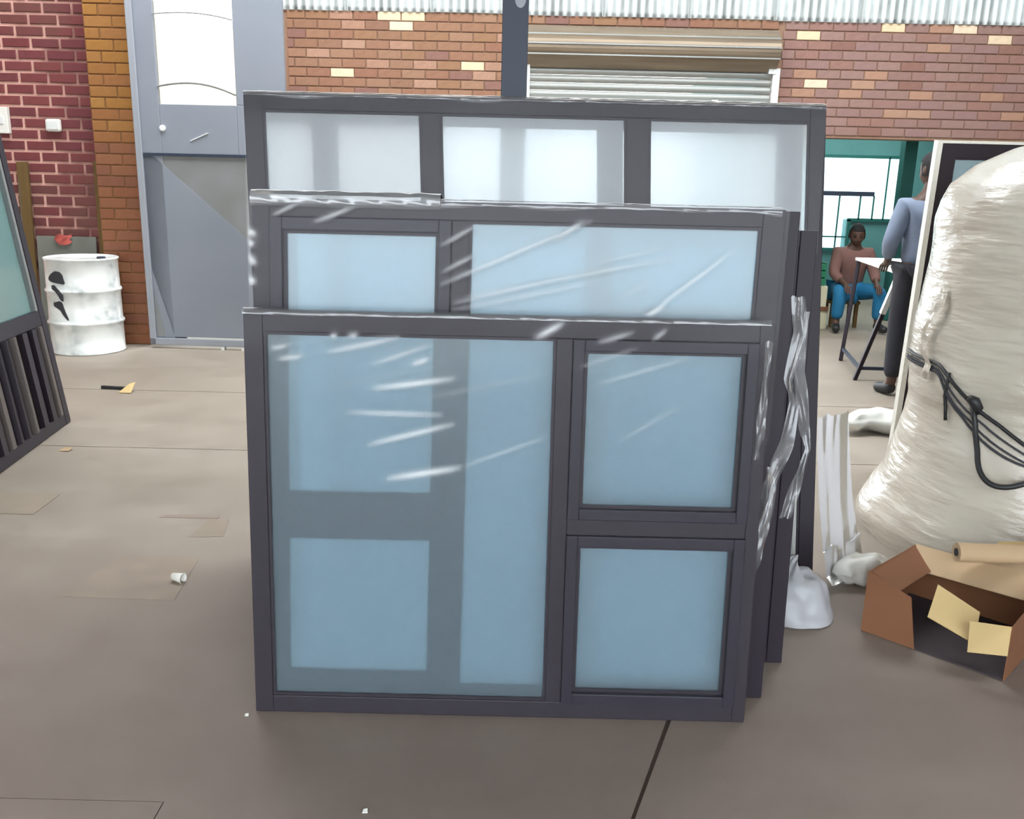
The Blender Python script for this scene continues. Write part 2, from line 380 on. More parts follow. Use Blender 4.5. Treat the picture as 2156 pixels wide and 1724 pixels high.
# ---- brick piece meshes (chamfered, shared)
def brick_mesh(name, L, Hh, D, mat, ch=0.004):
    b = MB(); x, z = L/2, Hh/2
    b.add([(-x,0,-z),(x,0,-z),(x,0,z),(-x,0,z),(-x,-D+ch,-z),(x,-D+ch,-z),(x,-D+ch,z),(-x,-D+ch,z),
           (-x+ch,-D,-z+ch),(x-ch,-D,-z+ch),(x-ch,-D,z-ch),(-x+ch,-D,z-ch)],
          [(0,1,5,4),(1,2,6,5),(2,3,7,6),(3,0,4,7),(4,5,9,8),(5,6,10,9),(6,7,11,10),(7,4,8,11),(8,9,10,11)])
    return b.mesh(name, mat)
def lay(me, parent, x, y, z, sx=1.0):
    o = bpy.data.objects.new('brick', me); C.objects.link(o); o.parent = parent
    o.location = (x, y - random.uniform(0, 0.002), z); o.scale = (sx*random.uniform(0.985, 1.0), 1, random.uniform(0.96, 1.0))
    return o

# ---- back wall, brick with shutter opening and room opening
wb = MB()
wb.box(-2.45,-0.78,9.1,9.33,0,3.02); wb.box(-0.78,0.1,9.1,9.33,2.17,3.02); wb.box(0.1,2.4,9.1,9.33,2.6,3.02); wb.box(2.4,2.7,9.1,9.33,0,3.02)
wb.box(2.7,5.7,9.1,9.33,1.945,3.02); wb.box(5.7,8,9.1,9.33,0,3.02)
wall_back = wb.build('wall_back', m_mortar); tag(wall_back, kind='structure')
kinds = {}
for nm, mt in (('tan', m_tan), ('mauve', m_mauve), ('cream', m_cream), ('pink', m_pink), ('purple', m_purple)):
    kinds[nm] = brick_mesh('brick_'+nm, 0.217, 0.077, 0.010, mt)
PL, PH = 0.225, 0.085
special = {}   # (course from top, slot) -> kind for the odd bricks that stand out in the photograph
def course(xa, xb, k, base, odd):
    z = 2.985 - PH*(k+0.5); off = 0.5*PL if k % 2 else 0
    n0 = math.floor((xa-off)/PL)
    i = n0
    while i*PL+off < xb - 0.02:
        a = max(xa, i*PL+off); b = min(xb, (i+1)*PL+off); i += 1
        if b-a < 0.06: continue
        cx = (a+b)/2; kd = base
        q = random.random()
        if q < odd: kd = 'pink'
        elif q < odd+0.05: kd = 'purple'
        for (sxp, sk, kk) in CREAM:
            if sk == k and a <= sxp < b: kd = kk
        lay(kinds[kd], wall_back, cx, 9.1, z, (b-a-0.008)/0.217)
CREAM = [(-1.18,0,'cream'),(-0.98,0,'cream'),(-1.10,1,'cream'),(-1.75,6,'cream'),(-1.55,3,'pink'),(-0.42,5,'cream'),(-1.35,5,'pink'),(-0.9,5,'pink'),
         (2.42,0,'cream'),(2.72,1,'cream'),(3.46,0,'cream'),(4.05,0,'cream'),(4.42,1,'cream'),(2.80,6,'cream'),(3.85,7,'pink'),(3.60,9,'pink'),(2.72,7,'pink'),(2.60,7,'pink')]
for k in range(12): course(-2.2, 0.10 if k < 9 else -0.785, k, 'tan', 0.08)
for k in range(1): course(0.10, 2.42, k, 'tan', 0.05)
for k in range(12): course(2.46, 5.0, k, 'mauve', 0.06)

# ---- corrugated translucent cladding above the brick
wu = MB().box(-2.45, 8, 9.2, 9.24, 4.62, 4.8).build('wall_upper', m_roof); tag(wu, kind='structure')
def corr(wd, h, pitch, amp, n=8):
    k = int(round(wd/pitch)); b = MB()
    def fn(u, v):
        ph = u*k*2*math.pi; return (u*wd, -amp*math.cos(ph)*(0.6+0.4*abs(math.cos(ph))), v*h)
    b.grid(k*n, 1, fn); return b
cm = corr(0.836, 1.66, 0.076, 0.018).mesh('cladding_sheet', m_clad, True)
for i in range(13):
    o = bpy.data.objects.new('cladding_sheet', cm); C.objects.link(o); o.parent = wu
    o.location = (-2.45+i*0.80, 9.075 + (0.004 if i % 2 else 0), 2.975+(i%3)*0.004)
MB().box(-2.45, 8, 9.10, 9.16, 3.75, 3.85).build('cladding_rail', m_steel, wu)

# ---- maroon painted brick wall (office block) with ochre pier
wl = MB().box(-6,-3.205,8.05,8.25,0,4.2).build('wall_left', m_mortar_pink); tag(wl, kind='structure')
bmar = brick_mesh('brick_maroon', 0.224, 0.070, 0.009, m_maroon)
for k in range(25):
    z = 2.732+0.046 - 0.0917*(k-1.0)
    off = 0.0 if k % 2 else 0.122
    x = -5.928+off-0.02*(k/25)
    while x < -3.57:
        a = max(x, -5.93); b = min(x+0.2446, -3.565)
        if b-a > 0.06: lay(bmar, wl, (a+b)/2, 8.05, z, (b-a-0.023)/0.224)
        x += 0.2446
pier = MB().box(-3.56,-3.2,7.872,8.05,0,4.2).build('wall_corner', m_mortar_dark); tag(pier, kind='structure')
bo = brick_mesh('brick_ochre', 0.224, 0.082, 0.008, m_ochre); bol = brick_mesh('brick_rusty', 0.224, 0.082, 0.008, m_ochre_low)
for k in range(33):
    z = 0.045+0.09*k
    me = bo if z > 1.75+random.uniform(-0.25,0.25) else bol
    if k % 2:
        lay(me, pier, -3.442, 7.872, z); lay(me, pier, -3.262, 7.872, z, 0.118/0.224)
    else:
        lay(me, pier, -3.498, 7.872, z, 0.118/0.224); lay(me, pier, -3.318, 7.872, z)

# ---- grey sheet steel door with a tall pane
door = thing('door_1', None, None, (-3.15, 7.73, 0), (0, 0, R(-2.2))); tag(door, kind='structure')
# local: x 0..1.255, y 0 front, z up
DW = 1.258
d = MB(); d.box(0.0,0.215,0,0.05,0.09,3.4); d.box(0.855,DW,0,0.05,2.02,3.4)
d.build('door_stile', m_door, door, bevel=0.006)
MB().box(0.215,0.855,0.0,0.05,1.62,2.02).box(0.855,DW,0,0.05,1.62,2.02).build('door_panel', m_door, door, bevel=0.004)
MB().box(0.06,DW,-0.012,0.0,1.612,1.634).build('seam_shadow_strip', m_steel, door)  # dark strip drawn for the seam and the ledge's shadow line
MB().box(0.0,0.055,-0.022,0.0,0.03,3.4).build('door_edge', m_door_edge, door, bevel=0.005)
MB().box(0.0,DW,-0.022,0.05,0.03,0.09).build('bottom_rail', m_door_edge, door, bevel=0.005)
def plate(poly, y0, y1):
    n = len(poly); return MB().add([(x,y0,z) for x,z in poly]+[(x,y1,z) for x,z in poly],
        [tuple(range(n)), tuple(reversed(range(n,2*n)))]+[(i,(i+1)%n,n+(i+1)%n,n+i) for i in range(n)])
plate([(0.215,0.1),(0.25,0.1),(DW,0.1),(DW,0.62),(0.12,1.625),(0.055,1.625),(0.055,0.68)], 0.0, 0.03).build('lower_sheet', m_door, door)
plate([(0.12,1.625),(DW,0.62),(DW,1.625)], 0.006, 0.03).build('upper_sheet', m_door_dull, door)
MB().box(0.05,0.30,0.031,0.05,0.085,0.80).build('gap_shade_backing', m_dark, door)  # dark sheet standing for the shade inside the bent sheet's gap
plate([(0.06,0.1),(0.135,0.1),(0.06,0.50)], -0.004, 0.004).build('bent_sheet', m_door_dull, door)
m_pane = frosted('creamy_pane', (1.0, 0.99, 0.93, 1), srgb(250, 246, 226), 0.25, 0.06)
MB().box(0.215,0.855,0.02,0.026,2.02,3.4).build('pane', m_pane, door)
MB().tube([(0.215+0.64*t,-0.004,2.155+0.05*math.sin(t*2.6)-0.075*t*t*1.1) for t in [i/14 for i in range(15)]], 0.008).build('pane_wire', m_door_dull, door)
MB().tube([(0.215+0.64*t,-0.004,2.70+0.03*math.sin(t*2.2)-0.06*t*t) for t in [i/14 for i in range(15)]], 0.005).build('pane_wire', m_door_dull, door)
MB().lathe([(0.0,0),(0.026,0),(0.026,0.012),(0.018,0.02),(0,0.02)], 16).build('latch', m_whitemetal, door, loc=(0.235,0.0,1.83), rot=(R(90),0,0))
MB().bar((0.46,-0.003,1.735),(0.61,-0.003,1.80),0.012,0.006).build('scratch', m_whitemetal, door)
MB().box(0.62,0.65,-0.02,0.03,0.0,0.03).build('foot', m_whitemetal, door); MB().box(0.80,0.85,-0.02,0.03,0.0,0.03).build('foot', m_whitemetal, door)
# yard behind the door and the shutter
tag(MB().box(-9,9,9.5,60,-0.26,-0.21).build('ground', m_ground), kind='structure')
tag(MB().box(-20,20,-40,-3.62,-0.26,-0.02).build('unseen_ground_front', m_asphalt), kind='structure')  # unseen ground, added to darken what the window film reflects
tag(MB().box(-7.0,-2.6,13.0,13.2,0,3.4).build('wall_yard', m_cream_wall), kind='structure')

# ---- roller shutter
sh = thing('roller_shutter', 'galvanised roller shutter rolled up above the bright loading opening in the brick wall', 'shutter', (0, 9.04, 0))
def hoodprof():
    pts = []
    for i in range(15):
        a = R(100 - i*13); pts.append((-0.17*math.cos(a*1.0+R(-0))*0 - 0.02-0.16*math.sin(R(i*12.8)), 2.885-0.37*(i/14)))
    return pts
hb = MB(); hp = hoodprof(); n = len(hp)
def hood(x0, x1):
    b = MB(); k = len(hp)
    b.add([(x0,y,z) for y,z in hp]+[(x1,y,z) for y,z in hp], [(i,i+1,k+i+1,k+i) for i in range(k-1)]+[tuple(range(k)), tuple(reversed(range(k,2*k)))]); return b
hood(0.02, 2.40).build('shutter_roll', m_hood, sh, smooth=False)
for i in range(3):
    zz = 2.88-0.37*(3+i*3.4)/14; yy = -0.02-0.16*math.sin(R((3+i*3.4)*12.8))
    MB().bar((0.02, yy-0.004, zz),(2.40, yy-0.004, zz), 0.012, 0.012).build('roll_ridge', m_galv, sh)
for i in range(4):
    z1 = 2.525-0.07*i
    b = MB()
    def fs(u, v): return (0.09+2.28*u, 0.0-0.016*math.sin(v*math.pi), z1-0.066*v)
    b.grid(1, 6, fs); b.add([(0.09,0.02,z1),(2.37,0.02,z1),(2.37,0.02,z1-0.066),(0.09,0.02,z1-0.066)], [(0,1,2,3)])
    b.build('slat', m_galv, sh)
MB().box(0.08,2.38,-0.03,0.02,2.215,2.25).build('bottom_bar', m_whitemetal, sh, bevel=0.004)
MB().box(1.82,1.88,-0.045,-0.03,2.20,2.26).build('handle', m_white, sh, bevel=0.004)
for x in (0.03, 2.375): MB().box(x,x+0.065,-0.05,0.0,0,2.55).build('guide', m_whitemetal, sh, bevel=0.004)
MB().box(2.33,2.40,-0.06,0.0,2.50,2.56).build('bracket', m_whitemetal, sh)

# ---- green room behind the right opening
wf = MB(); wf.box(2.4,3.85,12.5,12.7,0,2.7); wf.box(5.18,8,12.5,12.7,0,2.7); wf.box(3.85,5.18,12.5,12.7,1.88,2.7); wf.box(4.49,5.18,12.5,12.7,0,1.06); wf.box(3.85,4.49,12.5,12.7,0,0.66)
tag(wf.build('wall_far', m_teal), kind='structure')
tag(MB().box(2.3,2.4,9.34,12.7,0,2.7).build('wall_room', m_teal), kind='structure')
tag(MB().box(2.3,8,9.34,12.7,2.7,2.75).build('ceiling_room', m_teal), kind='structure')
win = thing('window_1', None, None, (0, 12.45, 0)); tag(win, kind='structure')
fr = MB(); fr.box(3.83,5.2,0,0.05,1.86,1.90); fr.box(5.16,5.2,0,0.05,1.04,1.9); fr.box(3.83,3.87,0,0.05,0.64,1.9); fr.box(4.47,5.2,0,0.05,1.04,1.08); fr.box(3.83,4.51,0,0.05,0.64,0.68); fr.box(4.47,4.51,0,0.05,0.66,1.06)
fr.build('window_frame', m_teal_dark, win)
MB().box(3.87,4.78,-0.02,0.03,1.37,1.43).build('transom', m_steel, win)
for x in (4.32, 4.6, 4.78, 4.93): MB().box(x,x+0.018,0.0,0.02,1.06 if x > 4.45 else 0.68,1.38 if x < 4.9 else 1.88).build('window_bar', m_teal_dark, win)
for z in (0.82,): MB().box(3.87,4.47,0.0,0.02,z,z+0.02).build('window_bar', m_teal_dark, win)
MB().box(3.87,5.16,0.03,0.036,1.06,1.88).box(3.87,4.47,0.03,0.036,0.66,1.06).build('pane', m_glass_green, win)
jp = MB().box(4.28,4.42,10.4,10.54,0,2.7).build('trim_1', m_teal_dark, bevel=0.008); tag(jp, kind='structure')

# ---- steel column the stack leans on
col = thing('steel_column', 'dark blue grey steel column rising behind the stack of windows', 'column', (-0.022, 3.75, 0))
MB().box(-0.05,0.05,-0.05,-0.041,0,4.8).build('flange', m_steel, col, bevel=0.002); MB().box(-0.05,0.05,0.041,0.05,0,4.8).build('flange', m_steel, col, bevel=0.002)
MB().box(-0.004,0.004,-0.041,0.041,0.008,4.8).build('web', m_steel, col)
MB().box(-0.12,0.12,-0.1,0.1,0,0.008).build('base_plate', m_steel, col)
MB().lathe([(0,0),(0.018,0),(0.018,0.001),(0,0.001)], 14).build('paint_mark', m_door_edge, col, loc=(0.018,-0.0505,2.16), rot=(R(90),0,0)).scale = (1.2,1.9,1)

# ================================================================== WINDOWS
T = 0.042
def bar_v(x0, x1, z0, z1, lip=0, y=0.0):      # stile / mullion with a stepped inner lip
    b = MB().box(x0, x1, y, T, z0, z1)
    return b
def make_window(name, label, x0, y0, w, h, lean, stiles, rails, mull, trans, sashes, panes, mat=None, glass=None, group='framed windows leaning in the stack'):
    mat = mat or m_frame
    t = thing(name, label, 'window', (x0, y0, math.sin(R(lean))*T), (R(-lean), 0, 0), group)
    sl, sr = stiles; rb, rt = rails
    for a, b in ((0, sl), (w-sr, w)):
        bb = MB().box(a, b, 0.0, T, 0, h)
        bb.build('stile', mat, t, bevel=0.002)
    for a, b in ((0, rb), (h-rt, h)):
        MB().box(sl, w-sr, 0.001, T-0.001, a, b).build('rail', mat, t, bevel=0.002)
    for (a, b, c, d_) in mull: MB().box(a, b, 0.001, T-0.001, c, d_).build('mullion', mat, t, bevel=0.002)
    for (a, b, c, d_) in trans: MB().box(a, b, 0.001, T-0.001, c, d_).build('transom', mat, t, bevel=0.002)
    SB = []
    for (a, b, c, d_, s) in sashes:
        q = MB(); y1 = -0.010
        q.box(a, a+s, y1, 0.03, c, d_); q.box(b-s, b, y1, 0.03, c, d_); q.box(a+s, b-s, y1, 0.03, c, c+s); q.box(a+s, b-s, y1, 0.03, d_-s, d_)
        sob = q.build('sash', m_frame2, t, bevel=0.0025); SB.append(((a, b, c, d_), sob))
    for (a, b, c, d_) in panes:
        own = t
        for (q0, q1, q2, q3), so in SB:
            if q0 < (a+b)/2 < q1 and q2 < (c+d_)/2 < q3: own = so
        MB().box(a-0.006, b+0.006, 0.014, 0.019, c-0.006, d_+0.006).build('pane', glass or m_frost, own)
        bd = MB(); s = 0.008
        bd.box(a-0.002, a+s, 0.006, 0.014, c, d_); bd.box(b-s, b+0.002, 0.006, 0.014, c, d_); bd.box(a+s, b-s, 0.006, 0.014, c-0.002, c+s); bd.box(a+s, b-s, 0.006, 0.014, d_-s, d_+0.002)
        bd.build('glazing_bead', mat, own)
    return t

# front window (W1)
W1 = make_window('aluminium_window', 'front window of the stack, one big frosted pane beside two small panes', -0.714, 2.289, 1.40, 1.148, 3.5,
    (0.050, 0.036), (0.050, 0.056), [(0.828,0.872,0.05,1.092)], [(0.872,1.364,0.550,0.596)],
    [(0.872,1.364,0.596,1.092,0.031),(0.872,1.364,0.050,0.550,0.031)],
    [(0.050,0.828,0.050,1.092),(0.905,1.331,0.628,1.061),(0.905,1.331,0.082,0.519)], glass=m_frost_front)
# second (W2): mirrored layout, small panes on the left
W2 = make_window('aluminium_window', 'second window of the stack, its film streaked upper half rising above the front one', -0.721, 2.352, 1.412, 1.436, 3.6,
    (0.046, 0.058), (0.052, 0.048), [(0.530,0.577,0.052,1.388)], [(0.046,0.530,0.54,0.59)],
    [(0.046,0.530,0.59,1.388,0.034),(0.046,0.530,0.052,0.54,0.034)],
    [(0.577,1.354,0.052,1.388),(0.082,0.496,0.626,1.353),(0.082,0.496,0.088,0.504)])
W3 = make_window('aluminium_window', 'third window of the stack, hidden behind the second but for its dark edge beside it', -0.66, 2.418, 1.43, 1.43, 3.6,
    (0.05, 0.05), (0.05, 0.05), [(0.860,0.920,0.05,1.38)], [(0.92,1.38,1.105,1.155)], [],
    [(0.05,0.86,0.05,1.38),(0.92,1.38,1.155,1.38),(0.92,1.38,0.05,1.105)])
W4 = make_window('aluminium_window', 'fourth window of the stack, only its dark lower corner and edge showing beside loose film', -0.56, 2.627, 1.45, 1.37, 3.6,
    (0.05, 0.05), (0.05, 0.05), [(0.37,0.43,0.05,1.32)], [], [], [(0.05,0.37,0.05,1.32),(0.43,1.40,0.05,1.32)])
W5 = make_window('aluminium_window', 'tallest window of the stack, three bright panes under its dark top rail', -0.962, 3.32, 2.172, 1.796, 7,
    (0.068, 0.058), (0.06, 0.06), [(0.660,0.732,0.06,1.736),(1.428,1.512,0.06,1.736)], [], [],
    [(0.068,0.660,0.06,1.736),(0.732,1.428,0.06,1.736),(1.512,2.114,0.06,1.736)], glass=m_frost_pale)
W6 = make_window('aluminium_window', 'rearmost window of the stack, its bars ghosting through the tallest one in front', -0.962, 3.370, 2.104, 1.76, 7,
    (0.06, 0.092), (0.06, 0.06), [(0.246,0.328,0.06,1.70),(1.330,1.412,0.06,1.70)], [], [],
    [(0.06,0.246,0.06,1.70),(0.328,1.330,0.06,1.70),(1.412,2.012,0.06,1.70)], glass=m_frost_pale)
def rack(win, k):          # the tall frames stand a little out of square
    obs = []
    def rec(o):
        for c in o.children: obs.append(c); rec(c)
    rec(win)
    for o in obs:
        for v in o.data.vertices: v.co.x -= k*v.co.z
rack(W5, 0.037); rack(W6, 0.037)
# ---- stretch film on the windows: real ridges along the pleats
def film_sheet(parent, x0, x1, z0, z1, y, ridges, dx=0.006, edge=None, amp=0.0045, wid=0.0045, over=None, name='plastic_film'):
    nx = int((x1-x0)/dx); nz = int((z1-z0)/dx); fold = []
    b = MB(); rr = []
    for (ax_, az, bx, bz, s) in ridges:
        A = Vector((ax_, az)); B = Vector((bx, bz)); rr.append((A, B-A, (B-A).length_squared, s))
    def fn(u, v):
        x = lerp(x0, x1, u); z = lerp(z0, z1, v)
        if v == 0 and edge: z += edge(x)
        elif edge: z += edge(x)*(1-v)
        p = Vector((x, z)); h = 0; f = 0
        for A, D, L2, s in rr:
            t = (p-A).dot(D)/L2
            tc_ = min(1, max(0, t)); dist = (p-A-D*tc_).length
            if dist > 0.05: continue
            taper = math.sin(math.pi*min(1, max(0.0, tc_*0.9+0.05)))**0.7
            gg = math.exp(-(dist/(wid*(0.7+s)))**2)*taper
            h += gg*amp*s; f = max(f, gg*min(1.0, s*0.95))
        h += 0.0016*noise.noise(Vector((x*2+z*4, z*7-x*2, 3.1)))
        fold.append(min(1, f)); return (x, y-0.004-h, z)
    b.grid(nx, nz, fn)
    me = bpy.data.meshes.new(name); me.from_pydata(b.v, [], b.f); me.materials.append(m_film); me.shade_smooth()
    at_ = me.attributes.new('fold', 'FLOAT', 'POINT'); at_.data.foreach_set('value', fold)
    o = bpy.data.objects.new(name, me); C.objects.link(o); o.parent = parent
    return o
r1 = [(0.076,1.048,0.123,1.06,.7),(0.097,1.022,0.16,1.031,.8),(0.227,1.043,0.41,1.085,.8),(0.234,1.085,0.249,1.088,.8),(0.282,1.086,0.303,1.09,.8),(0.344,1.013,0.492,1.067,.6),
      (0.448,1.015,0.492,1.032,.9),(0.276,0.883,0.525,0.881,.7),(0.346,0.949,0.555,0.98,1.1),(0.384,0.703,0.575,0.737,1.2),(0.575,0.737,0.807,0.827,.35),(0.333,0.796,0.557,0.857,.9),
      (0.89,1.017,1.038,1.071,.3),(0.929,0.971,1.178,1.049,.35),(1.0,0.819,1.173,0.927,.25),(0.774,1.094,0.841,1.133,1.2),(0.937,1.085,1.024,1.112,.6),(1.081,1.097,1.111,1.12,.6),
      (0.46,0.92,0.81,1.0,.2),(0.15,0.93,0.55,1.02,.15)]
film_sheet(W1, 0.004, 1.396, 0.012, 1.152, -0.011, r1, dx=0.0065)
r2 = [(0.511,1.221,0.893,1.392,0.75),(0.544,1.171,0.898,1.262,0.68),(0.582,1.191,1.136,1.305,0.60),(1.05,1.142,1.28,1.327,0.68),(1.05,1.142,1.105,1.178,1.3),(0.8,1.34,0.874,1.391,0.90),
      (0.544,1.152,0.899,1.23,0.52),(0.504,1.321,0.592,1.373,0.60),(0.511,1.253,0.593,1.298,0.60),(0.897,1.28,1.122,1.335,0.45),(0.965,1.181,1.051,1.234,0.45),
      (-0.006,1.353,0.013,1.334,1.2),(-0.007,1.322,0.008,1.31,1.0),(-0.006,1.284,0.012,1.26,1.2),(-0.006,1.228,0.009,1.209,1.20),(0.17,1.375,0.27,1.415,0.75),(0.06,1.39,0.13,1.425,0.60)]
film_sheet(W2, -0.008, 1.418, 0.80, 1.440, -0.011, r2)
r5 = [(0.34,1.70,0.60,1.53,.35),(0.38,1.56,0.60,1.40,.35),(0.45,1.72,0.60,1.64,.3)]
film_sheet(W5, -0.06, 2.105, 1.25, 1.798, -0.002, r5, dx=0.009)
# crumpled film bunched along the tops
def crumple(parent, x0, x1, z, y, hgt, seed, mat, name='film_bunch', amp=0.012, dx=0.005, drop=0.05):
    nx = int((x1-x0)/dx); b = MB()
    def fn(u, v):
        x = lerp(x0, x1, u); p = Vector((x*15+v*2, v*2.5+seed, seed))
        q = noise.noise(p)*amp + noise.noise(p*2.1)*amp*0.25
        k = 0.35+0.65*abs(noise.noise(Vector((x*3.1, seed, 1))))
        rr = 0.012*hgt + abs(q)*0.6
        if v < 0.4: t = v/0.4; return (x, y-0.006-rr*0.6*t-abs(q)*0.4*t, z-drop*k*(1-t)-0.012*t)
        if v < 0.75: t = (v-0.4)/0.35; an = t*math.pi/2; return (x, y-0.006-rr*math.cos(an)*0.6-abs(q)*0.4*(1-t)+0.012*(1-math.cos(an)), z-0.012+(0.014+rr)*math.sin(an))
        t = (v-0.75)/0.25; return (x, lerp(y+0.006, y+T, t), z+0.002+rr*(1-t*0.6))
    b.grid(nx, 24, fn)
    return b.build(name, mat, parent, smooth=True)
crumple(W2, 0.0, 0.50, 1.436, -0.002, 1.5, 2.0, m_film_bunch, amp=0.012, drop=0.06)
crumple(W2, 0.50, 1.40, 1.438, 0.0, 0.2, 5.0, m_film_crumple, amp=0.004, drop=0.03)
crumple(W1, 0.0, 1.39, 1.150, 0.0, 0.2, 9.0, m_film_crumple, amp=0.004, drop=0.02)
crumple(W5, -0.064, 2.104, 1.797, 0.0, 0.3, 11.0, m_film_crumple, amp=0.005, drop=0.03)
# loose film hanging down the right hand edges
def tail(parent, pts, wd, seed, name='film_tail'):
    b = MB(); n = len(pts)-1
    def fn(u, v):
        s = u*n; i = min(n-1, int(s)); f = s-i
        c = Vector(pts[i]).lerp(Vector(pts[i+1]), f)
        ww = wd*(0.45+0.75*abs(math.sin(u*5.3+seed)))
        q = noise.noise(Vector((u*5+seed, v*2, seed))); q2 = noise.noise(Vector((u*9, v*3+seed, 2)))
        return c + Vector(((v-0.5)*ww, 0.012*q+0.005*q2-0.006, 0.01*q2))
    b.grid(70, 10, fn)
    return b.build(name, m_film_crumple, parent, smooth=True)
tail(W3, [(1.44,0.0,1.20),(1.455,0,1.10),(1.43,0,0.97),(1.455,0,0.90),(1.44,0,0.78),(1.40,0,0.66),(1.39,0,0.50)], 0.035, 1.0)
tail(W3, [(1.475,0.02,1.16),(1.465,0.02,1.0),(1.49,0.02,0.85),(1.51,0.02,0.77),(1.485,0.02,0.66),(1.46,0.02,0.56)], 0.030, 3.0)
tail(W2, [(1.435,-0.006,0.74),(1.445,-0.006,0.66),(1.425,-0.006,0.56),(1.41,-0.006,0.45),(1.395,-0.006,0.36)], 0.028, 5.0)
tail(W1, [(1.385,-0.012,1.10),(1.380,-0.014,0.98),(1.378,-0.014,0.86),(1.372,-0.014,0.78)], 0.020, 8.0)

rack(W2, -0.0145)
# ================================================================== LEFT LEANING PANEL
lp = thing('slatted_window_panel', 'dark framed panel leaning at the left, green glass above a row of upright slats', 'panel', (-2.684, 5.295, 0))
ud = Vector((0.123, -0.99, 0)).normalized(); ln = R(7.5)
nd = Vector((0,0,1)).cross(ud).normalized()   # horizontal normal
if nd.x < 0: nd = -nd
vd = (Vector((0,0,1))*math.cos(ln) - nd*math.sin(ln)); nn = (nd*math.cos(ln) + Vector((0,0,1))*math.sin(ln))
LM = Matrix((ud, -nn, vd)).transposed().to_4x4()
lp.matrix_world = Matrix.Translation((-2.684, 5.295, 0)) @ LM
# local: x along the panel toward the viewer, y depth (front at 0), z up the panel
PLn, PHt = 2.0, 1.95
for a in (0, PLn-0.07): MB().box(a, a+0.07, 0, 0.05, 0.005, PHt).build('stile', m_frame, lp, bevel=0.003)
for a, b in ((0.005,0.075),(0.61,0.70),(PHt-0.07,PHt)): MB().box(0.07, PLn-0.07, 0.002, 0.048, a, b).build('rail', m_frame, lp, bevel=0.003)
MB().box(0.07, PLn-0.07, 0.02, 0.026, 0.70, PHt-0.07).build('pane', m_glass_teal, lp)
MB().box(0.095, 0.125, -0.004, 0.02, 0.70, PHt-0.07).build('glazing_bead', m_door_dull, lp)
sm = MB().box(-0.030, 0.030, -0.012, 0.055, 0.075, 0.61).mesh('slat', m_frame)
sm2 = MB().box(-0.030, 0.030, -0.012, 0.055, 0.075, 0.61).mesh('slat', simple('dull_bronze', srgb(92, 82, 78), 0.5))
xx = 0.13; i = 0
while xx < PLn-0.1:
    o = bpy.data.objects.new('slat', sm if i % 3 else sm2); C.objects.link(o); o.parent = lp; o.location = (xx, 0, 0); o.rotation_euler = (0, 0, R(random.uniform(-18, 18)))
    xx += 0.105 if i not in (1, 2, 7) else 0.13; i += 1

# ================================================================== LEFT BACK: drum and bits
dr = thing('steel_drum', 'white steel drum with a torn dark label beside the grey door', 'drum', (-3.612, 7.56, 0), (0, 0, 0.3))
prof = [(0.0,0.0),(0.285,0.0),(0.292,0.006),(0.292,0.015),(0.286,0.022),(0.286,0.235),(0.296,0.247),(0.302,0.258),(0.296,0.269),(0.286,0.281),(0.284,0.50),(0.293,0.512),(0.298,0.522),(0.293,0.532),(0.283,0.544),(0.281,0.765),(0.289,0.772),(0.289,0.785),(0.279,0.788),(0.276,0.775),(0,0.775)]
MB().lathe(prof, 48).build('drum_body', m_drum, dr, smooth=True)
def decal(poly, r):
    b = MB(); b.add([(r*math.cos(a), r*math.sin(a), z) for a, z in poly]+[((r-0.004)*math.cos(a), (r-0.004)*math.sin(a), z) for a, z in poly],
        [tuple(range(len(poly)))]+[(i,(i+1)%len(poly),len(poly)+(i+1)%len(poly),len(poly)+i) for i in range(len(poly))]); return b
dg = lambda d_: R(d_-0.3*57.3)
def strip(rows, r):       # rows of (angle, low, high) running round the drum
    b = MB(); fine = []
    for i in range(len(rows)-1):
        for k in range(4):
            t = k/4; fine.append(tuple(lerp(rows[i][j], rows[i+1][j], t) for j in range(3)))
    fine.append(rows[-1])
    n = len(fine)
    for q in (r, r-0.004):
        for a_, z0_, z1_ in fine: b.v += [(q*math.cos(dg(a_)), q*math.sin(dg(a_)), z0_), (q*math.cos(dg(a_)), q*math.sin(dg(a_)), z1_)]
    for i in range(n-1): b.f += [(2*i, 2*i+2, 2*i+3, 2*i+1), (2*n+2*i+1, 2*n+2*i+3, 2*n+2*i+2, 2*n+2*i)]
    return b
strip([(233,0.615,0.635),(240,0.60,0.665),(250,0.595,0.69),(260,0.59,0.685),(264,0.585,0.66),(267,0.595,0.60)], 0.2852).build('torn_label', m_label, dr)
strip([(243,0.545,0.575),(249,0.53,0.58),(254,0.50,0.55),(259,0.455,0.53),(263,0.45,0.50)], 0.2975).build('torn_label', m_label, dr)
strip([(241,0.405,0.435),(248,0.39,0.44),(254,0.375,0.45),(259,0.335,0.44),(264,0.305,0.36),(268,0.29,0.31)], 0.2868).build('torn_label', m_label, dr)
MB().lathe([(0,0),(0.035,0),(0.035,0.012),(0.028,0.016),(0,0.016)], 16).build('bung', m_steel, dr, loc=(0.16,-0.05,0.775))
pk = thing('wooden_plank', 'olive weathered plank standing against the maroon brick wall', 'plank', (-4.26, 7.935, 0), (R(-2.6), 0, 0))
MB().box(-0.048,0.048,0,0.028,0,1.54).build('board', m_plank, pk, bevel=0.003)
MB().box(-0.040,-0.032,-0.002,0.0,0.1,1.4).build('groove', m_joint, pk)
pk2 = MB().box(-0.035,0.03,0,0.028,0,1.56).build('wooden_strip', m_plank, bevel=0.003, loc=(-3.615, 7.97, 0), rot=(R(-1.6), 0, 0)); tag(pk2, 'narrow dark wooden strip propped in the corner beside the ochre brick pier', 'plank')
bd = MB().box(-0.26,0.26,0,0.018,0,0.92)
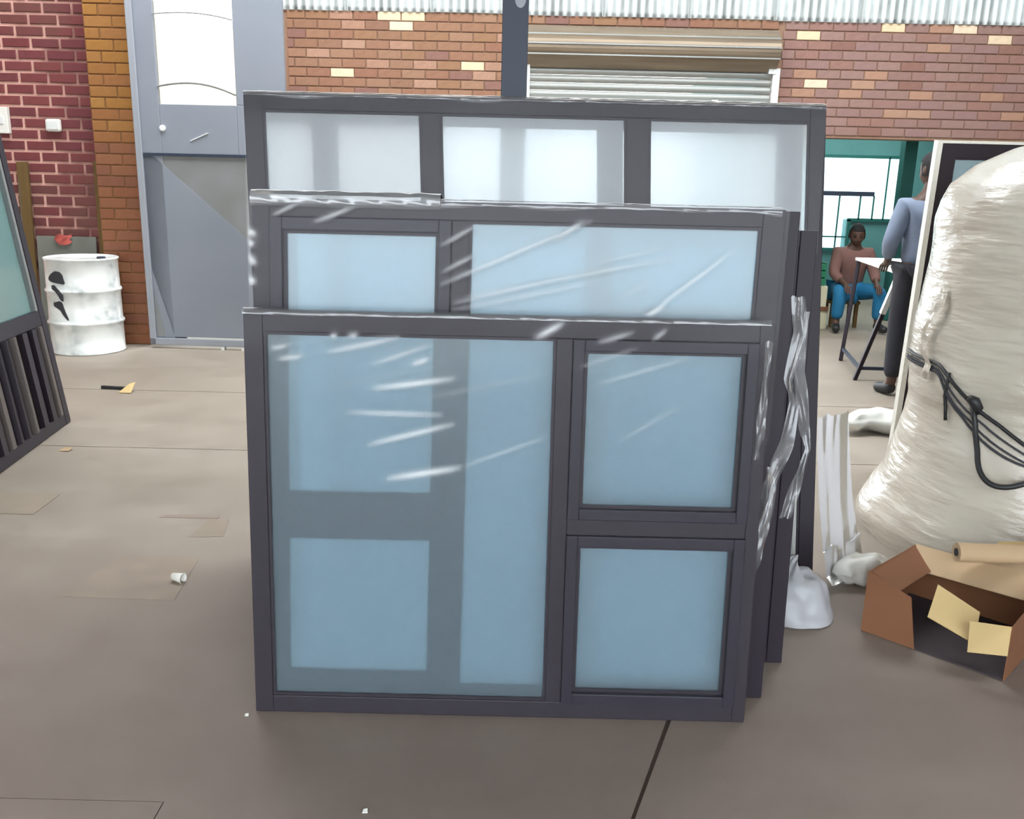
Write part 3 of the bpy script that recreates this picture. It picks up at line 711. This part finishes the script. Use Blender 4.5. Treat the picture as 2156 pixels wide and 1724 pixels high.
bdo = bd.build('cement_board', m_board, bevel=0.003, loc=(-3.93, 7.935, 0), rot=(R(-3.2), 0, 0)); tag(bdo, 'grey cement board standing behind the white drum', 'board')
rc = MB()
rc.grid(10, 8, lambda u, v: (-0.07+0.14*u+0.01*math.sin(v*7), -0.014-0.014*math.sin(u*3.14)-0.005*math.sin(u*11+v*6), 0.93-(0.085-0.03*(abs(u-0.5)*2)**3)*v))
rc.grid(10, 3, lambda u, v: (-0.07+0.14*u, -0.014-0.014*math.sin(u*3.14)-0.005*math.sin(u*11)+0.05*v, 0.93+0.006*math.sin(u*9)))
rco = rc.build('red_rag', m_red, smooth=True, loc=(-3.95, 7.985, 0.0)); tag(rco, 'red rag hung over the top edge of the grey cement board', 'rag')
s1 = thing('wall_switch', 'tall white switch box at the left edge of the maroon brick wall', 'switch', (-4.385, 8.04, 1.877))
MB().box(-0.055,0.055,-0.05,0,-0.108,0.108).build('box', m_white, s1, bevel=0.006); MB().box(-0.02,0.02,-0.058,-0.05,-0.03,0.03).build('rocker', m_whitemetal, s1, bevel=0.002)
s2 = thing('wall_socket', 'small white rounded socket box on the maroon brick wall above the drum', 'socket', (-3.957, 8.04, 1.846))
MB().box(-0.065,0.065,-0.045,0,-0.052,0.052).build('box', m_white, s2, bevel=0.018); MB().box(-0.045,0.045,-0.05,-0.045,-0.034,0.034).build('cover', m_whitemetal, s2, bevel=0.002)

# ================================================================== RIGHT: wrapped bale, window behind it, cartons, plastic
bale = thing('wrapped_bale', 'big pale bale wound in stretch film with black straps at its waist', 'bale', (2.27, 3.86, 0))
def bale_pt(a, z, grow=0.0):
    # superellipse section, waist at 0.65 m, domed top
    key = [(0.0,0.655,2.27),(0.06,0.67,2.29),(0.2,0.645,2.34),(0.4,0.625,2.37),(0.5,0.612,2.375),(0.6,0.585,2.347),(0.66,0.57,2.32),(0.75,0.61,2.353),(0.9,0.615,2.36),(1.1,0.61,2.378),
           (1.25,0.605,2.383),(1.38,0.60,2.383),(1.45,0.59,2.39),(1.52,0.56,2.39),(1.60,0.48,2.40),(1.67,0.36,2.42),(1.72,0.22,2.45),(1.745,0.0,2.46)]
    r = 0; cx = 2.46
    for i in range(len(key)-1):
        if key[i][0] <= z <= key[i+1][0]:
            t = (z-key[i][0])/max(1e-6, key[i+1][0]-key[i][0]); t = t*t*(3-2*t) if 0.5 < z < 0.76 else t
            r = lerp(key[i][1], key[i+1][1], t); cx = lerp(key[i][2], key[i+1][2], t); break
    e = 2/2.2
    c_, s_ = math.cos(a), math.sin(a)
    ex = math.copysign(abs(c_)**e, c_); ey = math.copysign(abs(s_)**e, s_)
    nz = noise.noise(Vector((c_*1.5+z*1.5, s_*1.5, z*5.0)))*0.012 + noise.noise(Vector((c_*3+z*3, s_*3, z*9)))*0.005 + noise.noise(Vector((c_*1.1, s_*1.1, z*1.5)))*0.02
    rr = r+(nz if r > 0.05 else 0)+grow
    return Vector((cx-2.27+rr*ex, -0.06+rr*ey, z))
bb = MB(); NA, NZ = 150, 150
zs = [0.0+1.745*(1-(1-i/NZ)**1.35) for i in range(NZ+1)]
bb.grid(NA, NZ, lambda u, v: bale_pt(u*2*math.pi, zs[min(NZ, int(round(v*NZ)))]))
bb.build('wrapped_body', m_bale, bale, smooth=True)
def ring(f, r, name, mat, a0=150, a1=330, n=60, grow=0.008):
    pts = []
    for i in range(n+1):
        a = R(lerp(a0, a1, i/n)); pts.append(bale_pt(a, f(i/n), grow))
    return MB().tube(pts, r, 6).build(name, mat, bale, smooth=True)
# straps sag from the left corner towards the right, seen sloping downwards
def sag(a, lo=0.0, sp=0.0):
    t = min(1.0, max(0.0, (a-193)/47)); return 0.80-0.30*t-lo-sp*math.sin(t*math.pi)-0.04*max(0, (a-240)/90)
for nm, lo, sp, r_, mt in (('strap', 0, 0, 0.0075, m_black), ('strap', 0.02, 0.03, 0.004, m_label), ('strap', 0.035, 0.055, 0.004, m_label), ('strap', 0.03, 0.085, 0.005, m_label)):
    MB().tube([bale_pt(R(a), sag(a, lo, sp), 0.008) for a in range(165, 331, 3)], r_, 6).build(nm, mt, bale, smooth=True)
MB().tube([bale_pt(R(199), 0.78-0.05*i, 0.008) for i in range(5)], 0.007, 6).build('strap_end', m_black, bale, smooth=True)
lpts = []
for i in range(31):
    t = i/30; a = lerp(213, 240, t**1.35); z = sag(a) - 0.005 - 0.24*(math.sin(t*math.pi)**0.75)*(1-0.35*t)
    lpts.append(bale_pt(R(a), z, 0.014+0.05*math.sin(t*math.pi)))
MB().tube(lpts, 0.011, 7).build('strap_loop', m_black, bale, smooth=True)
kn = bale_pt(R(213), sag(213), 0.015)
MB().tube([kn+Vector((-0.02,0,0.035)), kn+Vector((0.0,-0.006,0.02)), kn+Vector((0.018,-0.006,-0.005)), kn+Vector((0.022,0,-0.03))], [0.012,0.022,0.022,0.012], 8).build('strap_knot', m_black, bale, smooth=True)
# film tails on the bale's left side
for k, (aa, z0_, z1_) in enumerate(((183,1.10,0.72),)):
    b = MB()
    b.grid(3, 30, lambda u, v: bale_pt(R(aa+4*u+2*math.sin(v*9)), lerp(z0_, z1_, v), 0.012+0.018*noise.noise(Vector((u*3,v*8,k)))+0.02*math.sin(v*3.1)))
    b.build('loose_wrap', m_bale, bale, smooth=True)
Wb = make_window('aluminium_window', 'single window standing behind the wrapped bale with a white taped edge', 2.06, 5.0, 1.3, 1.715, -3.0,
    (0.075, 0.06), (0.06, 0.07), [(0.66,0.72,0.06,1.645)], [], [], [(0.075,0.66,0.06,1.645),(0.72,1.24,0.06,1.645)], group=None)
Wb.location = (2.10, 4.75, 0.003); Wb.rotation_euler = (R(2.5), 0, 0)
MB().box(-0.026,0.001,-0.012,0.03,0.0,1.729).box(0.001,0.55,-0.012,0.03,1.715,1.729).build('white_tape', m_white, Wb)

def quad(b, pts, th=0.004):
    P = [Vector(p) for p in pts]; nrm = (P[1]-P[0]).cross(P[2]-P[0]).normalized()*th
    b.add([p for p in P]+[p+nrm for p in P], [(0,1,2,3),(7,6,5,4),(0,4,5,1),(1,5,6,2),(2,6,7,3),(3,7,4,0)]); return b
car = thing('cardboard_carton', 'torn open brown cardboard carton on the floor before the wrapped bale', 'carton', (1.56, 2.85, 0))
A = Vector((1.235,2.865,0)); B = Vector((1.563,2.548,0)); Pd = Vector((0.695,0.72,0)).normalized()*0.42; Dd = A+Pd; Cc = B+Pd
O_ = Vector((1.56,2.85,0)); up = Vector((0,0,1))
def P_(p, z): q = p-O_; return (q.x, q.y, z)
mid = A.lerp(B, 0.40)
quad(MB(), [P_(A,0.003),P_(mid,0.003),P_(A.lerp(B,0.33),0.18),P_(A,0.225)]).build('side_panel', m_card, car)
quad(MB(), [P_(B,0.003),P_(Cc,0.003),P_(Cc,0.215),P_(B,0.19)]).build('side_panel', m_card, car)
quad(MB(), [P_(Dd,0.003),P_(Cc,0.003),P_(Cc,0.21),P_(Dd,0.20)]).build('side_panel', m_card, car)
quad(MB(), [P_(A,0.003),P_(Dd,0.003),P_(Dd,0.20),P_(A,0.225)]).build('side_panel', m_card, car)
quad(MB(), [P_(A,0.003),P_(B,0.003),P_(Cc,0.003),P_(Dd,0.003)]).build('bottom_panel', m_carton_shade, car)
e1 = A.lerp(B,0.36); e2 = A.lerp(B,0.72)
quad(MB(), [(-0.18,-0.14,0.135),(-0.07,-0.24,0.095),(-0.005,-0.13,0.15),(-0.10,-0.02,0.195)], 0.003).build('flap', m_card_in, car)
quad(MB(), [P_(A.lerp(B,0.74),0.165),P_(A.lerp(B,0.76)+Vector((-0.02,-0.03,0)),0.075),P_(B+Vector((-0.01,-0.02,0)),0.10),P_(B+Vector((0.0,0.0,0)),0.19)], 0.003).build('flap', m_card_in, car)
quad(MB(), [P_(Dd,0.205),P_(Cc,0.212),P_(Cc+Vector((-0.07,-0.10,0)),0.165),P_(Dd+Vector((-0.02,-0.13,0)),0.15)], 0.003).build('flap', m_kraft, car)
quad(MB(), [P_(A+Vector((0.01,0.01,0)),0.222),P_(Dd,0.202),P_(Dd+Vector((0.08,-0.06,0)),0.15),P_(A+Vector((0.09,-0.05,0)),0.175)], 0.003).build('flap', m_card, car)
kr = thing('kraft_paper_roll', 'pale roll of kraft paper lying across the torn carton', 'paper roll', (1.84, 2.98, 0.25))
KB = MB(); dirk = Vector((0.97,-0.03,0.0)).normalized()
KB.tube([dirk*(-0.25), dirk*0.40], 0.034, 18).build('roll', m_kraft, kr, smooth=False)
MB().tube([dirk*(-0.253), dirk*(-0.2495)], 0.014, 12).build('core_end', m_dark, kr)
cb2 = thing('folded_cardboard', 'flattened piece of tan cardboard behind the torn carton under the bale edge', 'cardboard', (1.95, 3.10, 0.0))
quad(MB(), [(-0.22,-0.03,0.003),(0.25,-0.06,0.003),(0.24,0.02,0.20),(-0.16,0.05,0.17)], 0.004).build('panel', m_kraft, cb2)
quad(MB(), [(-0.16,0.05,0.17),(0.24,0.02,0.20),(0.22,0.06,0.23),(-0.10,0.09,0.21)], 0.004).build('flap', m_card_in, cb2)

def sheet(name, label, cat, fn, nx, ny, mat=m_sheet, loc=(0,0,0)):
    o = MB().grid(nx, ny, fn).build(name, mat, smooth=True, loc=loc); tag(o, label, cat); return o
def f1(u, v):   # long sheet hanging behind the stack's right edge and spilling on the floor
    t = v
    x = lerp(lerp(1.225, 1.385, u), lerp(1.22, 1.46, u), max(0, t-0.45)**1.6*2.6); y = lerp(3.50, 3.14, t**1.3) + 0.10*u + 0.12*u*max(0, t-0.6)*2.5
    z = max(0.006, 0.60*(1-t/0.86)) if t < 0.86 else 0.006
    q = noise.noise(Vector((u*2.2, v*1.6, 0.3))); q2 = noise.noise(Vector((u*4.5+v*1.5, v*2.2, 4)))
    return (x+0.015*q, y+0.013*q2+0.02*q, z+(0.03*abs(q2)+0.05*max(0, q) if t > 0.7 else 0.01*q2))
sheet('plastic_sheet', 'long milky plastic sheet hanging beside the tallest window and trailing on the floor', 'plastic sheet', f1, 40, 70)
def f2(u, v):   # closed puffed lump resting on the floor
    an = u*2*math.pi; ph = v*math.pi/2
    q = noise.noise(Vector((math.cos(an)*1.3, math.sin(an)*1.3, v*2.0))); q2 = noise.noise(Vector((math.cos(an)*3+1, math.sin(an)*3, v*5)))
    r = 1+0.20*q+0.07*q2
    return (1.045+0.150*r*math.cos(an)*math.cos(ph)**0.7, 3.03+0.17*r*math.sin(an)*math.cos(ph)**0.7, 0.004+(0.16+0.04*q+0.02*q2)*math.sin(ph)*(1.0-0.25*math.cos(an)))
sheet('crumpled_plastic', 'crumpled clear plastic lump on the floor against the foot of the window stack', 'plastic', f2, 60, 24)
def f3(u, v):
    a = v*2*math.pi; q = noise.noise(Vector((math.cos(a)*1.5, math.sin(a)*1.5, u*5))); rr = (0.07+0.03*q)*max(0.0, math.sin(math.pi*u))**0.4
    return (lerp(2.06, 2.62, u)+0.03*q, 5.42 + 0.10*math.sin(u*4)+rr*1.6*math.cos(a), max(0.004, 0.075+rr*math.sin(a)))
sheet('plastic_bundle', 'bright white plastic bundle lying on the floor behind the wrapped bale', 'plastic', f3, 40, 20, m_white)
def f4(u, v):
    a = v*2*math.pi; q = noise.noise(Vector((math.cos(a)*1.8, math.sin(a)*1.8, u*4+9))); rr = (0.055+0.035*q)*max(0.0, math.sin(math.pi*u))**0.5
    return (lerp(1.26, 1.50, u)+0.02*q, 3.24+0.06*u+rr*1.3*math.cos(a), max(0.004, 0.055+rr*math.sin(a)))
sheet('plastic_wad', 'white wadded plastic film on the floor by the corner of the torn carton', 'plastic', f4, 30, 20, m_white)

# small floor litter
cup = thing('paper_cup', 'small crushed white paper cup on the brown floor stain left of the stack', 'cup', (-1.262, 3.13, 0.018), (R(90), 0, R(70)))
MB().lathe([(0.0,0.0),(0.014,0.0),(0.019,0.045),(0.020,0.047),(0.018,0.045),(0.013,0.003),(0,0.003)], 18).build('cup_body', m_paper, cup, smooth=True)
MB().tube([(0.0195*math.cos(R(a)), 0.0195*math.sin(R(a)), 0.046) for a in range(0,361,24)], 0.0016, 5).build('rim', m_white, cup)
sc1 = quad(MB(), [(-0.06,-0.05,0.002),(0.03,-0.06,0.004),(0.02,0.05,0.055),(-0.01,0.02,0.05)], 0.003).build('card_scrap', m_card_in, loc=(-2.66,6.10,0)); tag(sc1, 'folded pale card scrap on the floor below the drum', 'scrap')
sc2 = MB().box(-0.09,0.09,-0.012,0.012,0.0,0.022).build('rubber_strip', m_black, loc=(-2.80,6.16,0), rot=(0,0,R(-8)), bevel=0.003); tag(sc2, 'short black strip on the floor touching the pale card scrap', 'strip')
sc3 = quad(MB(), [(-0.006,-0.006,0.001),(0.007,-0.005,0.001),(0.005,0.007,0.004),(-0.005,0.005,0.003)], 0.002).build('paper_scrap', m_paper, loc=(-0.334,1.88,0)); tag(sc3, 'tiny white paper scrap on the floor before the front window', 'scrap')
sc4 = quad(MB(), [(-0.005,-0.004,0.001),(0.006,-0.005,0.001),(0.005,0.005,0.003),(-0.005,0.005,0.002)], 0.002).build('paper_scrap', m_paper, loc=(-0.735,2.27,0)); tag(sc4, 'white crumb of paper at the lower corner of the front window', 'scrap')
sc5 = quad(MB(), [(-0.03,-0.02,0.001),(0.03,-0.025,0.004),(0.035,0.02,0.014),(-0.02,0.03,0.006)], 0.002).build('paper_scrap', m_kraft, loc=(-2.44,4.72,0)); tag(sc5, 'small tan paper scrap on the floor at the foot of the slatted panel', 'scrap')

# ---- workbench
wbn = thing('work_table', 'white topped trestle table with thin splayed legs beyond the standing person', 'table', (0,0,0))
wbn.location = (3.35, 7.45, 0)
tp = MB(); tp.prism([(2.88-3.35,6.88-7.45),(3.85-3.35,6.80-7.45),(4.0-3.35,8.15-7.45),(3.03-3.35,8.15-7.45)], 0.86, 0.885)
tp.build('table_top', m_whitemetal, wbn, bevel=0.004)
for (a, b) in (((-0.43,-0.53,0.86),(-0.62,-0.39,0.0)), ((-0.30,0.66,0.86),(-0.45,0.42,0.0)), ((0.45,-0.58,0.86),(0.30,-0.42,0.0)), ((0.58,0.64,0.86),(0.40,0.40,0.0))):
    MB().bar(a, b, 0.03, 0.03).build('leg', m_frame, wbn, bevel=0.003)
MB().bar((-0.44,-0.545,0.85),(-0.505,-0.49,0.55),0.038,0.038).build('leg_sleeve', m_whitemetal, wbn)
MB().bar((-0.595,-0.40,0.10),(-0.43,0.44,0.10),0.025,0.025).build('rung', m_steel, wbn); MB().bar((-0.595,-0.40,0.10),(0.31,-0.42,0.10),0.025,0.025).build('rung', m_steel, wbn)

# ================================================================== PEOPLE
def skin_mesh(name, verts, edges, radii, mat, parent, root=0, sub=2):
    me = bpy.data.meshes.new(name+'_skeleton'); me.from_pydata([tuple(v) for v in verts], edges, []); me.update()
    o = bpy.data.objects.new(name, me); C.objects.link(o)
    sk = o.modifiers.new('skin', 'SKIN'); sk.use_smooth_shade = True
    for i, r in enumerate(radii):
        s = me.skin_vertices[0].data[i]; s.radius = (r, r) if not isinstance(r, tuple) else r; s.use_root = (i == root)
    ss = o.modifiers.new('subdiv', 'SUBSURF'); ss.levels = sub; ss.render_levels = sub
    dg_ = bpy.context.evaluated_depsgraph_get(); ev = o.evaluated_get(dg_)
    m2 = bpy.data.meshes.new_from_object(ev); m2.name = name
    o.modifiers.clear(); o.data = m2; m2.materials.clear(); m2.materials.append(mat); m2.shade_smooth()
    bpy.data.meshes.remove(me)
    o.parent = parent
    return o
def head_mesh(parent, c, face, mat, hair, s=1.0):
    """head with brow, eyes, nose, mouth, ears; face = unit vector looked along"""
    f = Vector(face).normalized(); rt = f.cross(Vector((0,0,1))).normalized(); u = rt.cross(f)
    mt = Matrix((rt, f, u)).transposed()
    bm = bmesh.new(); bmesh.ops.create_icosphere(bm, subdivisions=4, radius=1.0)
    for v in bm.verts:
        x, y, z = v.co
        w_ = 0.076*(1.0 if z > -0.1 else 1-0.32*(-z-0.1)); dpt = 0.094; hh = 0.118
        X, Y, Z = x*w_, y*dpt, z*hh
        if y > 0.2 and z < -0.2: Y += 0.012
        nose = math.exp(-((x/0.16)**2+((z+0.12)/0.22)**2))*(1 if y > 0 else 0); Y += 0.020*nose
        for ex in (-0.40, 0.40): Y -= 0.010*math.exp(-(((x-ex)/0.2)**2+((z-0.06)/0.14)**2))*(1 if y > 0 else 0)
        Y -= 0.005*math.exp(-((x/0.36)**2+((z+0.46)/0.05)**2))*(1 if y > 0 else 0)
        v.co = Vector(c) + mt @ Vector((X*s, Y*s, Z*s))
    for sx in (-1, 1):
        r_ = bmesh.ops.create_icosphere(bm, subdivisions=2, radius=1.0)
        for v in r_['verts']: v.co = Vector(c) + mt @ Vector(((sx*0.077+v.co.x*0.010)*s, (-0.005+v.co.y*0.020)*s, (-0.005+v.co.z*0.032)*s))
    me = bpy.data.meshes.new('head'); bm.to_mesh(me); bm.free(); me.materials.append(mat); me.shade_smooth()
    o = bpy.data.objects.new('head', me); C.objects.link(o); o.parent = parent
    bm = bmesh.new(); bmesh.ops.create_icosphere(bm, subdivisions=4, radius=1.0)
    dele = []
    for v in bm.verts:
        x, y, z = v.co
        nz = 0.004*noise.noise(Vector((x*6, y*6, z*6)))
        if (y > 0.35 and z < 0.45) or z < -0.45: dele.append(v)
        v.co = Vector(c) + mt @ Vector((x*(0.084+nz)*s, (y*(0.102+nz)-0.003)*s, (z*(0.126+nz)+0.002)*s))
    bmesh.ops.delete(bm, geom=dele, context='VERTS')
    me = bpy.data.meshes.new('hair'); bm.to_mesh(me); bm.free(); me.materials.append(hair); me.shade_smooth()
    h = bpy.data.objects.new('hair', me); C.objects.link(h); h.parent = parent
    for sx in (-1, 1):
        e = MB(); bmx = bmesh.new(); bmesh.ops.create_icosphere(bmx, subdivisions=2, radius=0.011*s)
        for v in bmx.verts: v.co = Vector(c) + mt @ (v.co + Vector((sx*0.031*s, 0.080*s, 0.008*s)))
        me = bpy.data.meshes.new('eye'); bmx.to_mesh(me); bmx.free(); me.materials.append(m_hair)
        eo = bpy.data.objects.new('eye', me); C.objects.link(eo); eo.parent = parent
    return o
def finger_chain(verts, edges, rad, wrist, palm, d, side, n):
    """palm vertex plus five finger chains; d = pointing direction, side = thumb side, n = palm normal (curl)"""
    d = Vector(d).normalized(); side = Vector(side).normalized(); n = Vector(n).normalized()
    pi = len(verts); verts.append(Vector(palm)); rad.append((0.030,0.020)); edges.append((wrist, pi))
    for k, L in enumerate((0.066,0.074,0.070,0.055)):
        b = Vector(palm)+d*0.035+side*(0.026-0.018*k)
        i0 = len(verts); verts.append(b); rad.append(0.009); edges.append((pi, i0))
        p = b
        for j in range(2):
            p = p + d*L*0.5*math.cos(0.5*(j+1)) + n*L*0.5*math.sin(0.5*(j+1)); verts.append(p); rad.append(0.008-0.001*j); edges.append((i0+j, i0+j+1))
    b = Vector(palm)+side*0.030-d*0.005; i0 = len(verts); verts.append(b); rad.append(0.011); edges.append((pi, i0))
    verts.append(b+(d*0.7+side*0.6).normalized()*0.035); rad.append(0.009); edges.append((i0, i0+1))
def person(name, label, loc, J, shirt, trousers, face, head_c, hands):
    """J: dict of joints in local coordinates"""
    t = thing(name, label, 'person', loc)
    V = []; E_ = []; Rr = []; ix = {}
    def a(k, r, par=None):
        ix[k] = len(V); V.append(Vector(J[k])); Rr.append(r)
        if par: E_.append((ix[par], ix[k]))
    a('pelvis', (0.13,0.10)); a('waist', (0.125,0.095), 'pelvis'); a('chest', (0.15,0.105), 'waist'); a('neckb', (0.075,0.065), 'chest'); a('neck', 0.052, 'neckb'); a('skull', 0.055, 'neck')
    for s in ('L', 'R'):
        a('sho'+s, 0.058, 'neckb'); a('elb'+s, 0.042, 'sho'+s); a('wri'+s, 0.028, 'elb'+s)
        a('hip'+s, 0.085, 'pelvis'); a('kne'+s, 0.056, 'hip'+s); a('ank'+s, 0.038, 'kne'+s); a('toe'+s, 0.034, 'ank'+s)
    for s in ('L', 'R'): finger_chain(V, E_, Rr, ix['wri'+s], *hands[s])
    skin_mesh('body', V, E_, Rr, m_skin, t)
    def part(nm, keys, edges, rr, mat):
        skin_mesh(nm, [Vector(J[k]) if isinstance(k, str) else Vector(k) for k in keys], edges, rr, mat, t)
    eL = Vector(J['elbL']).lerp(Vector(J['wriL']), 0.75); eR = Vector(J['elbR']).lerp(Vector(J['wriR']), 0.75)
    part('shirt', ['pelvis','waist','chest','neckb','shoL','elbL',eL,'shoR','elbR',eR], [(0,1),(1,2),(2,3),(3,4),(4,5),(5,6),(3,7),(7,8),(8,9)],
         [(0.175,0.135),(0.165,0.130),(0.185,0.14),(0.10,0.085),0.080,0.062,0.050,0.080,0.062,0.050], shirt)
    aL = Vector(J['kneL']).lerp(Vector(J['ankL']), 0.9); aR = Vector(J['kneR']).lerp(Vector(J['ankR']), 0.9)
    part('trousers', ['pelvis','hipL','kneL',aL,'hipR','kneR',aR], [(0,1),(1,2),(2,3),(0,4),(4,5),(5,6)], [(0.155,0.12),0.11,0.078,0.064,0.11,0.078,0.064], trousers)
    for s in ('L', 'R'):
        an = Vector(J['ank'+s]); to = Vector(J['toe'+s]); dd = (to-an); dd.z = 0; dd.normalize()
        skin_mesh('shoe', [an+Vector((0,0,-0.015))-dd*0.03, an+dd*0.07+Vector((0,0,-0.035)), to+dd*0.04+Vector((0,0,-0.002))], [(0,1),(1,2)], [0.048,0.046,0.038], m_black, t)
    head_mesh(t, head_c, face, m_skin, m_hair)
    return t
# standing person, back to the viewer and turned a little to the left, hands on the table
J = dict(pelvis=(0.0,0,0.92), waist=(0,0.0,1.06), chest=(0,0.0,1.24), neckb=(0,0.0,1.40), neck=(0,0.012,1.49), skull=(0,0.02,1.57),
         shoL=(-0.17,0.0,1.375), elbL=(-0.25,0.0,1.10), wriL=(-0.17,0.20,0.98), shoR=(0.17,0.0,1.375), elbR=(0.25,0.03,1.10), wriR=(0.16,0.24,0.96),
         hipL=(-0.095,0,0.88), kneL=(-0.11,0.01,0.48), ankL=(-0.125,-0.02,0.08), toeL=(-0.16,0.10,0.035), hipR=(0.095,0,0.88), kneR=(0.11,0.03,0.48), ankR=(0.12,0.0,0.08), toeR=(0.14,0.12,0.035))
hn = {'L': ((-0.15,0.265,0.945),(0.1,0.9,-0.25),(1,0,0),(0,0,-1)), 'R': ((0.14,0.305,0.935),(-0.1,0.9,-0.2),(-1,0,0),(0,0,-1))}
person('person', 'standing person in blue grey shirt and dark trousers at the white table, seen from behind', (2.925, 6.56, 0), J, m_shirt, m_trouser, (-0.35,0.92,-0.15), (0.0,0.03,1.625), hn)
# seated person in the green room
J = dict(pelvis=(0,0.06,0.40), waist=(0,0.03,0.53), chest=(0,-0.01,0.69), neckb=(0,-0.03,0.82), neck=(0,-0.05,0.88), skull=(0,-0.06,0.93),
         shoL=(-0.16,-0.03,0.80), elbL=(-0.22,-0.12,0.58), wriL=(-0.17,-0.32,0.50), shoR=(0.16,-0.03,0.80), elbR=(0.22,-0.12,0.58), wriR=(0.17,-0.32,0.50),
         hipL=(-0.09,0.03,0.38), kneL=(-0.21,-0.36,0.42), ankL=(-0.22,-0.34,0.08), toeL=(-0.25,-0.46,0.035), hipR=(0.09,0.03,0.38), kneR=(0.21,-0.36,0.42), ankR=(0.22,-0.34,0.08), toeR=(0.25,-0.46,0.035))
hn = {'L': ((-0.165,-0.385,0.475),(0.05,-0.9,-0.35),(1,0,0),(0,0,-1)), 'R': ((0.165,-0.385,0.475),(-0.05,-0.9,-0.35),(-1,0,0),(0,0,-1))}
person('person', 'person in a brown top and bright blue trousers sitting low in the green room', (3.62, 9.84, 0.012), J, m_brownshirt, m_bluetrouser, (-0.2,-0.95,-0.25), (0,-0.075,0.985), hn)
st = thing('wooden_stool', 'low wooden stool under the person in bright blue trousers', 'stool', (3.60, 9.93, 0))
MB().box(-0.16,0.16,-0.12,0.14,0.255,0.285).build('seat', m_plank, st, bevel=0.004)
for sx in (-1, 1):
    for sy in (-1, 1): MB().box(sx*0.13-0.018, sx*0.13+0.018, 0.01+sy*0.10-0.018, 0.01+sy*0.10+0.018, 0, 0.255).build('leg', m_plank, st)
# cartons and a green crate beside the sitter
def carton(x, y, z, w, d_, h, label, rz):
    t = thing('cream_carton', label, 'carton', (x, y, z), (0, 0, R(rz)))
    MB().box(-w/2,w/2,-d_/2,d_/2,0,h).build('box', m_carton, t, bevel=0.006)
    MB().box(-0.03,0.03,-d_/2-0.001,d_/2+0.001,h*0.75,h+0.001).build('tape', m_kraft, t)
    return t
carton(3.17, 9.78, 0.0, 0.36, 0.30, 0.20, 'lower cream carton on the floor of the green room', 4)
MB_b = MB().box(-0.19,0.19,-0.15,0.15,0,0.04).build('brown_board', m_card, loc=(3.17,9.78,0.201), rot=(0,0,R(-3)), bevel=0.003); tag(MB_b, 'brown board between the two cream cartons', 'board')
carton(3.17, 9.78, 0.242, 0.34, 0.28, 0.22, 'upper cream carton under the green crate', -6)
gc = thing('green_crate', 'green plastic crate on top of the cream cartons', 'crate', (3.13, 9.80, 0.463), (0,0,R(5)))
MB().box(-0.17,0.17,-0.13,0.13,0,0.012).build('base', m_green, gc)
for a in (-0.17, 0.158): MB().box(a,a+0.012,-0.13,0.13,0.012,0.24).build('end_panel', m_green, gc)
for a in (-0.13, 0.118):
    for z in (0.012, 0.09, 0.168): MB().box(-0.158,0.158,a,a+0.012,z,z+0.062).build('slat', m_green, gc)
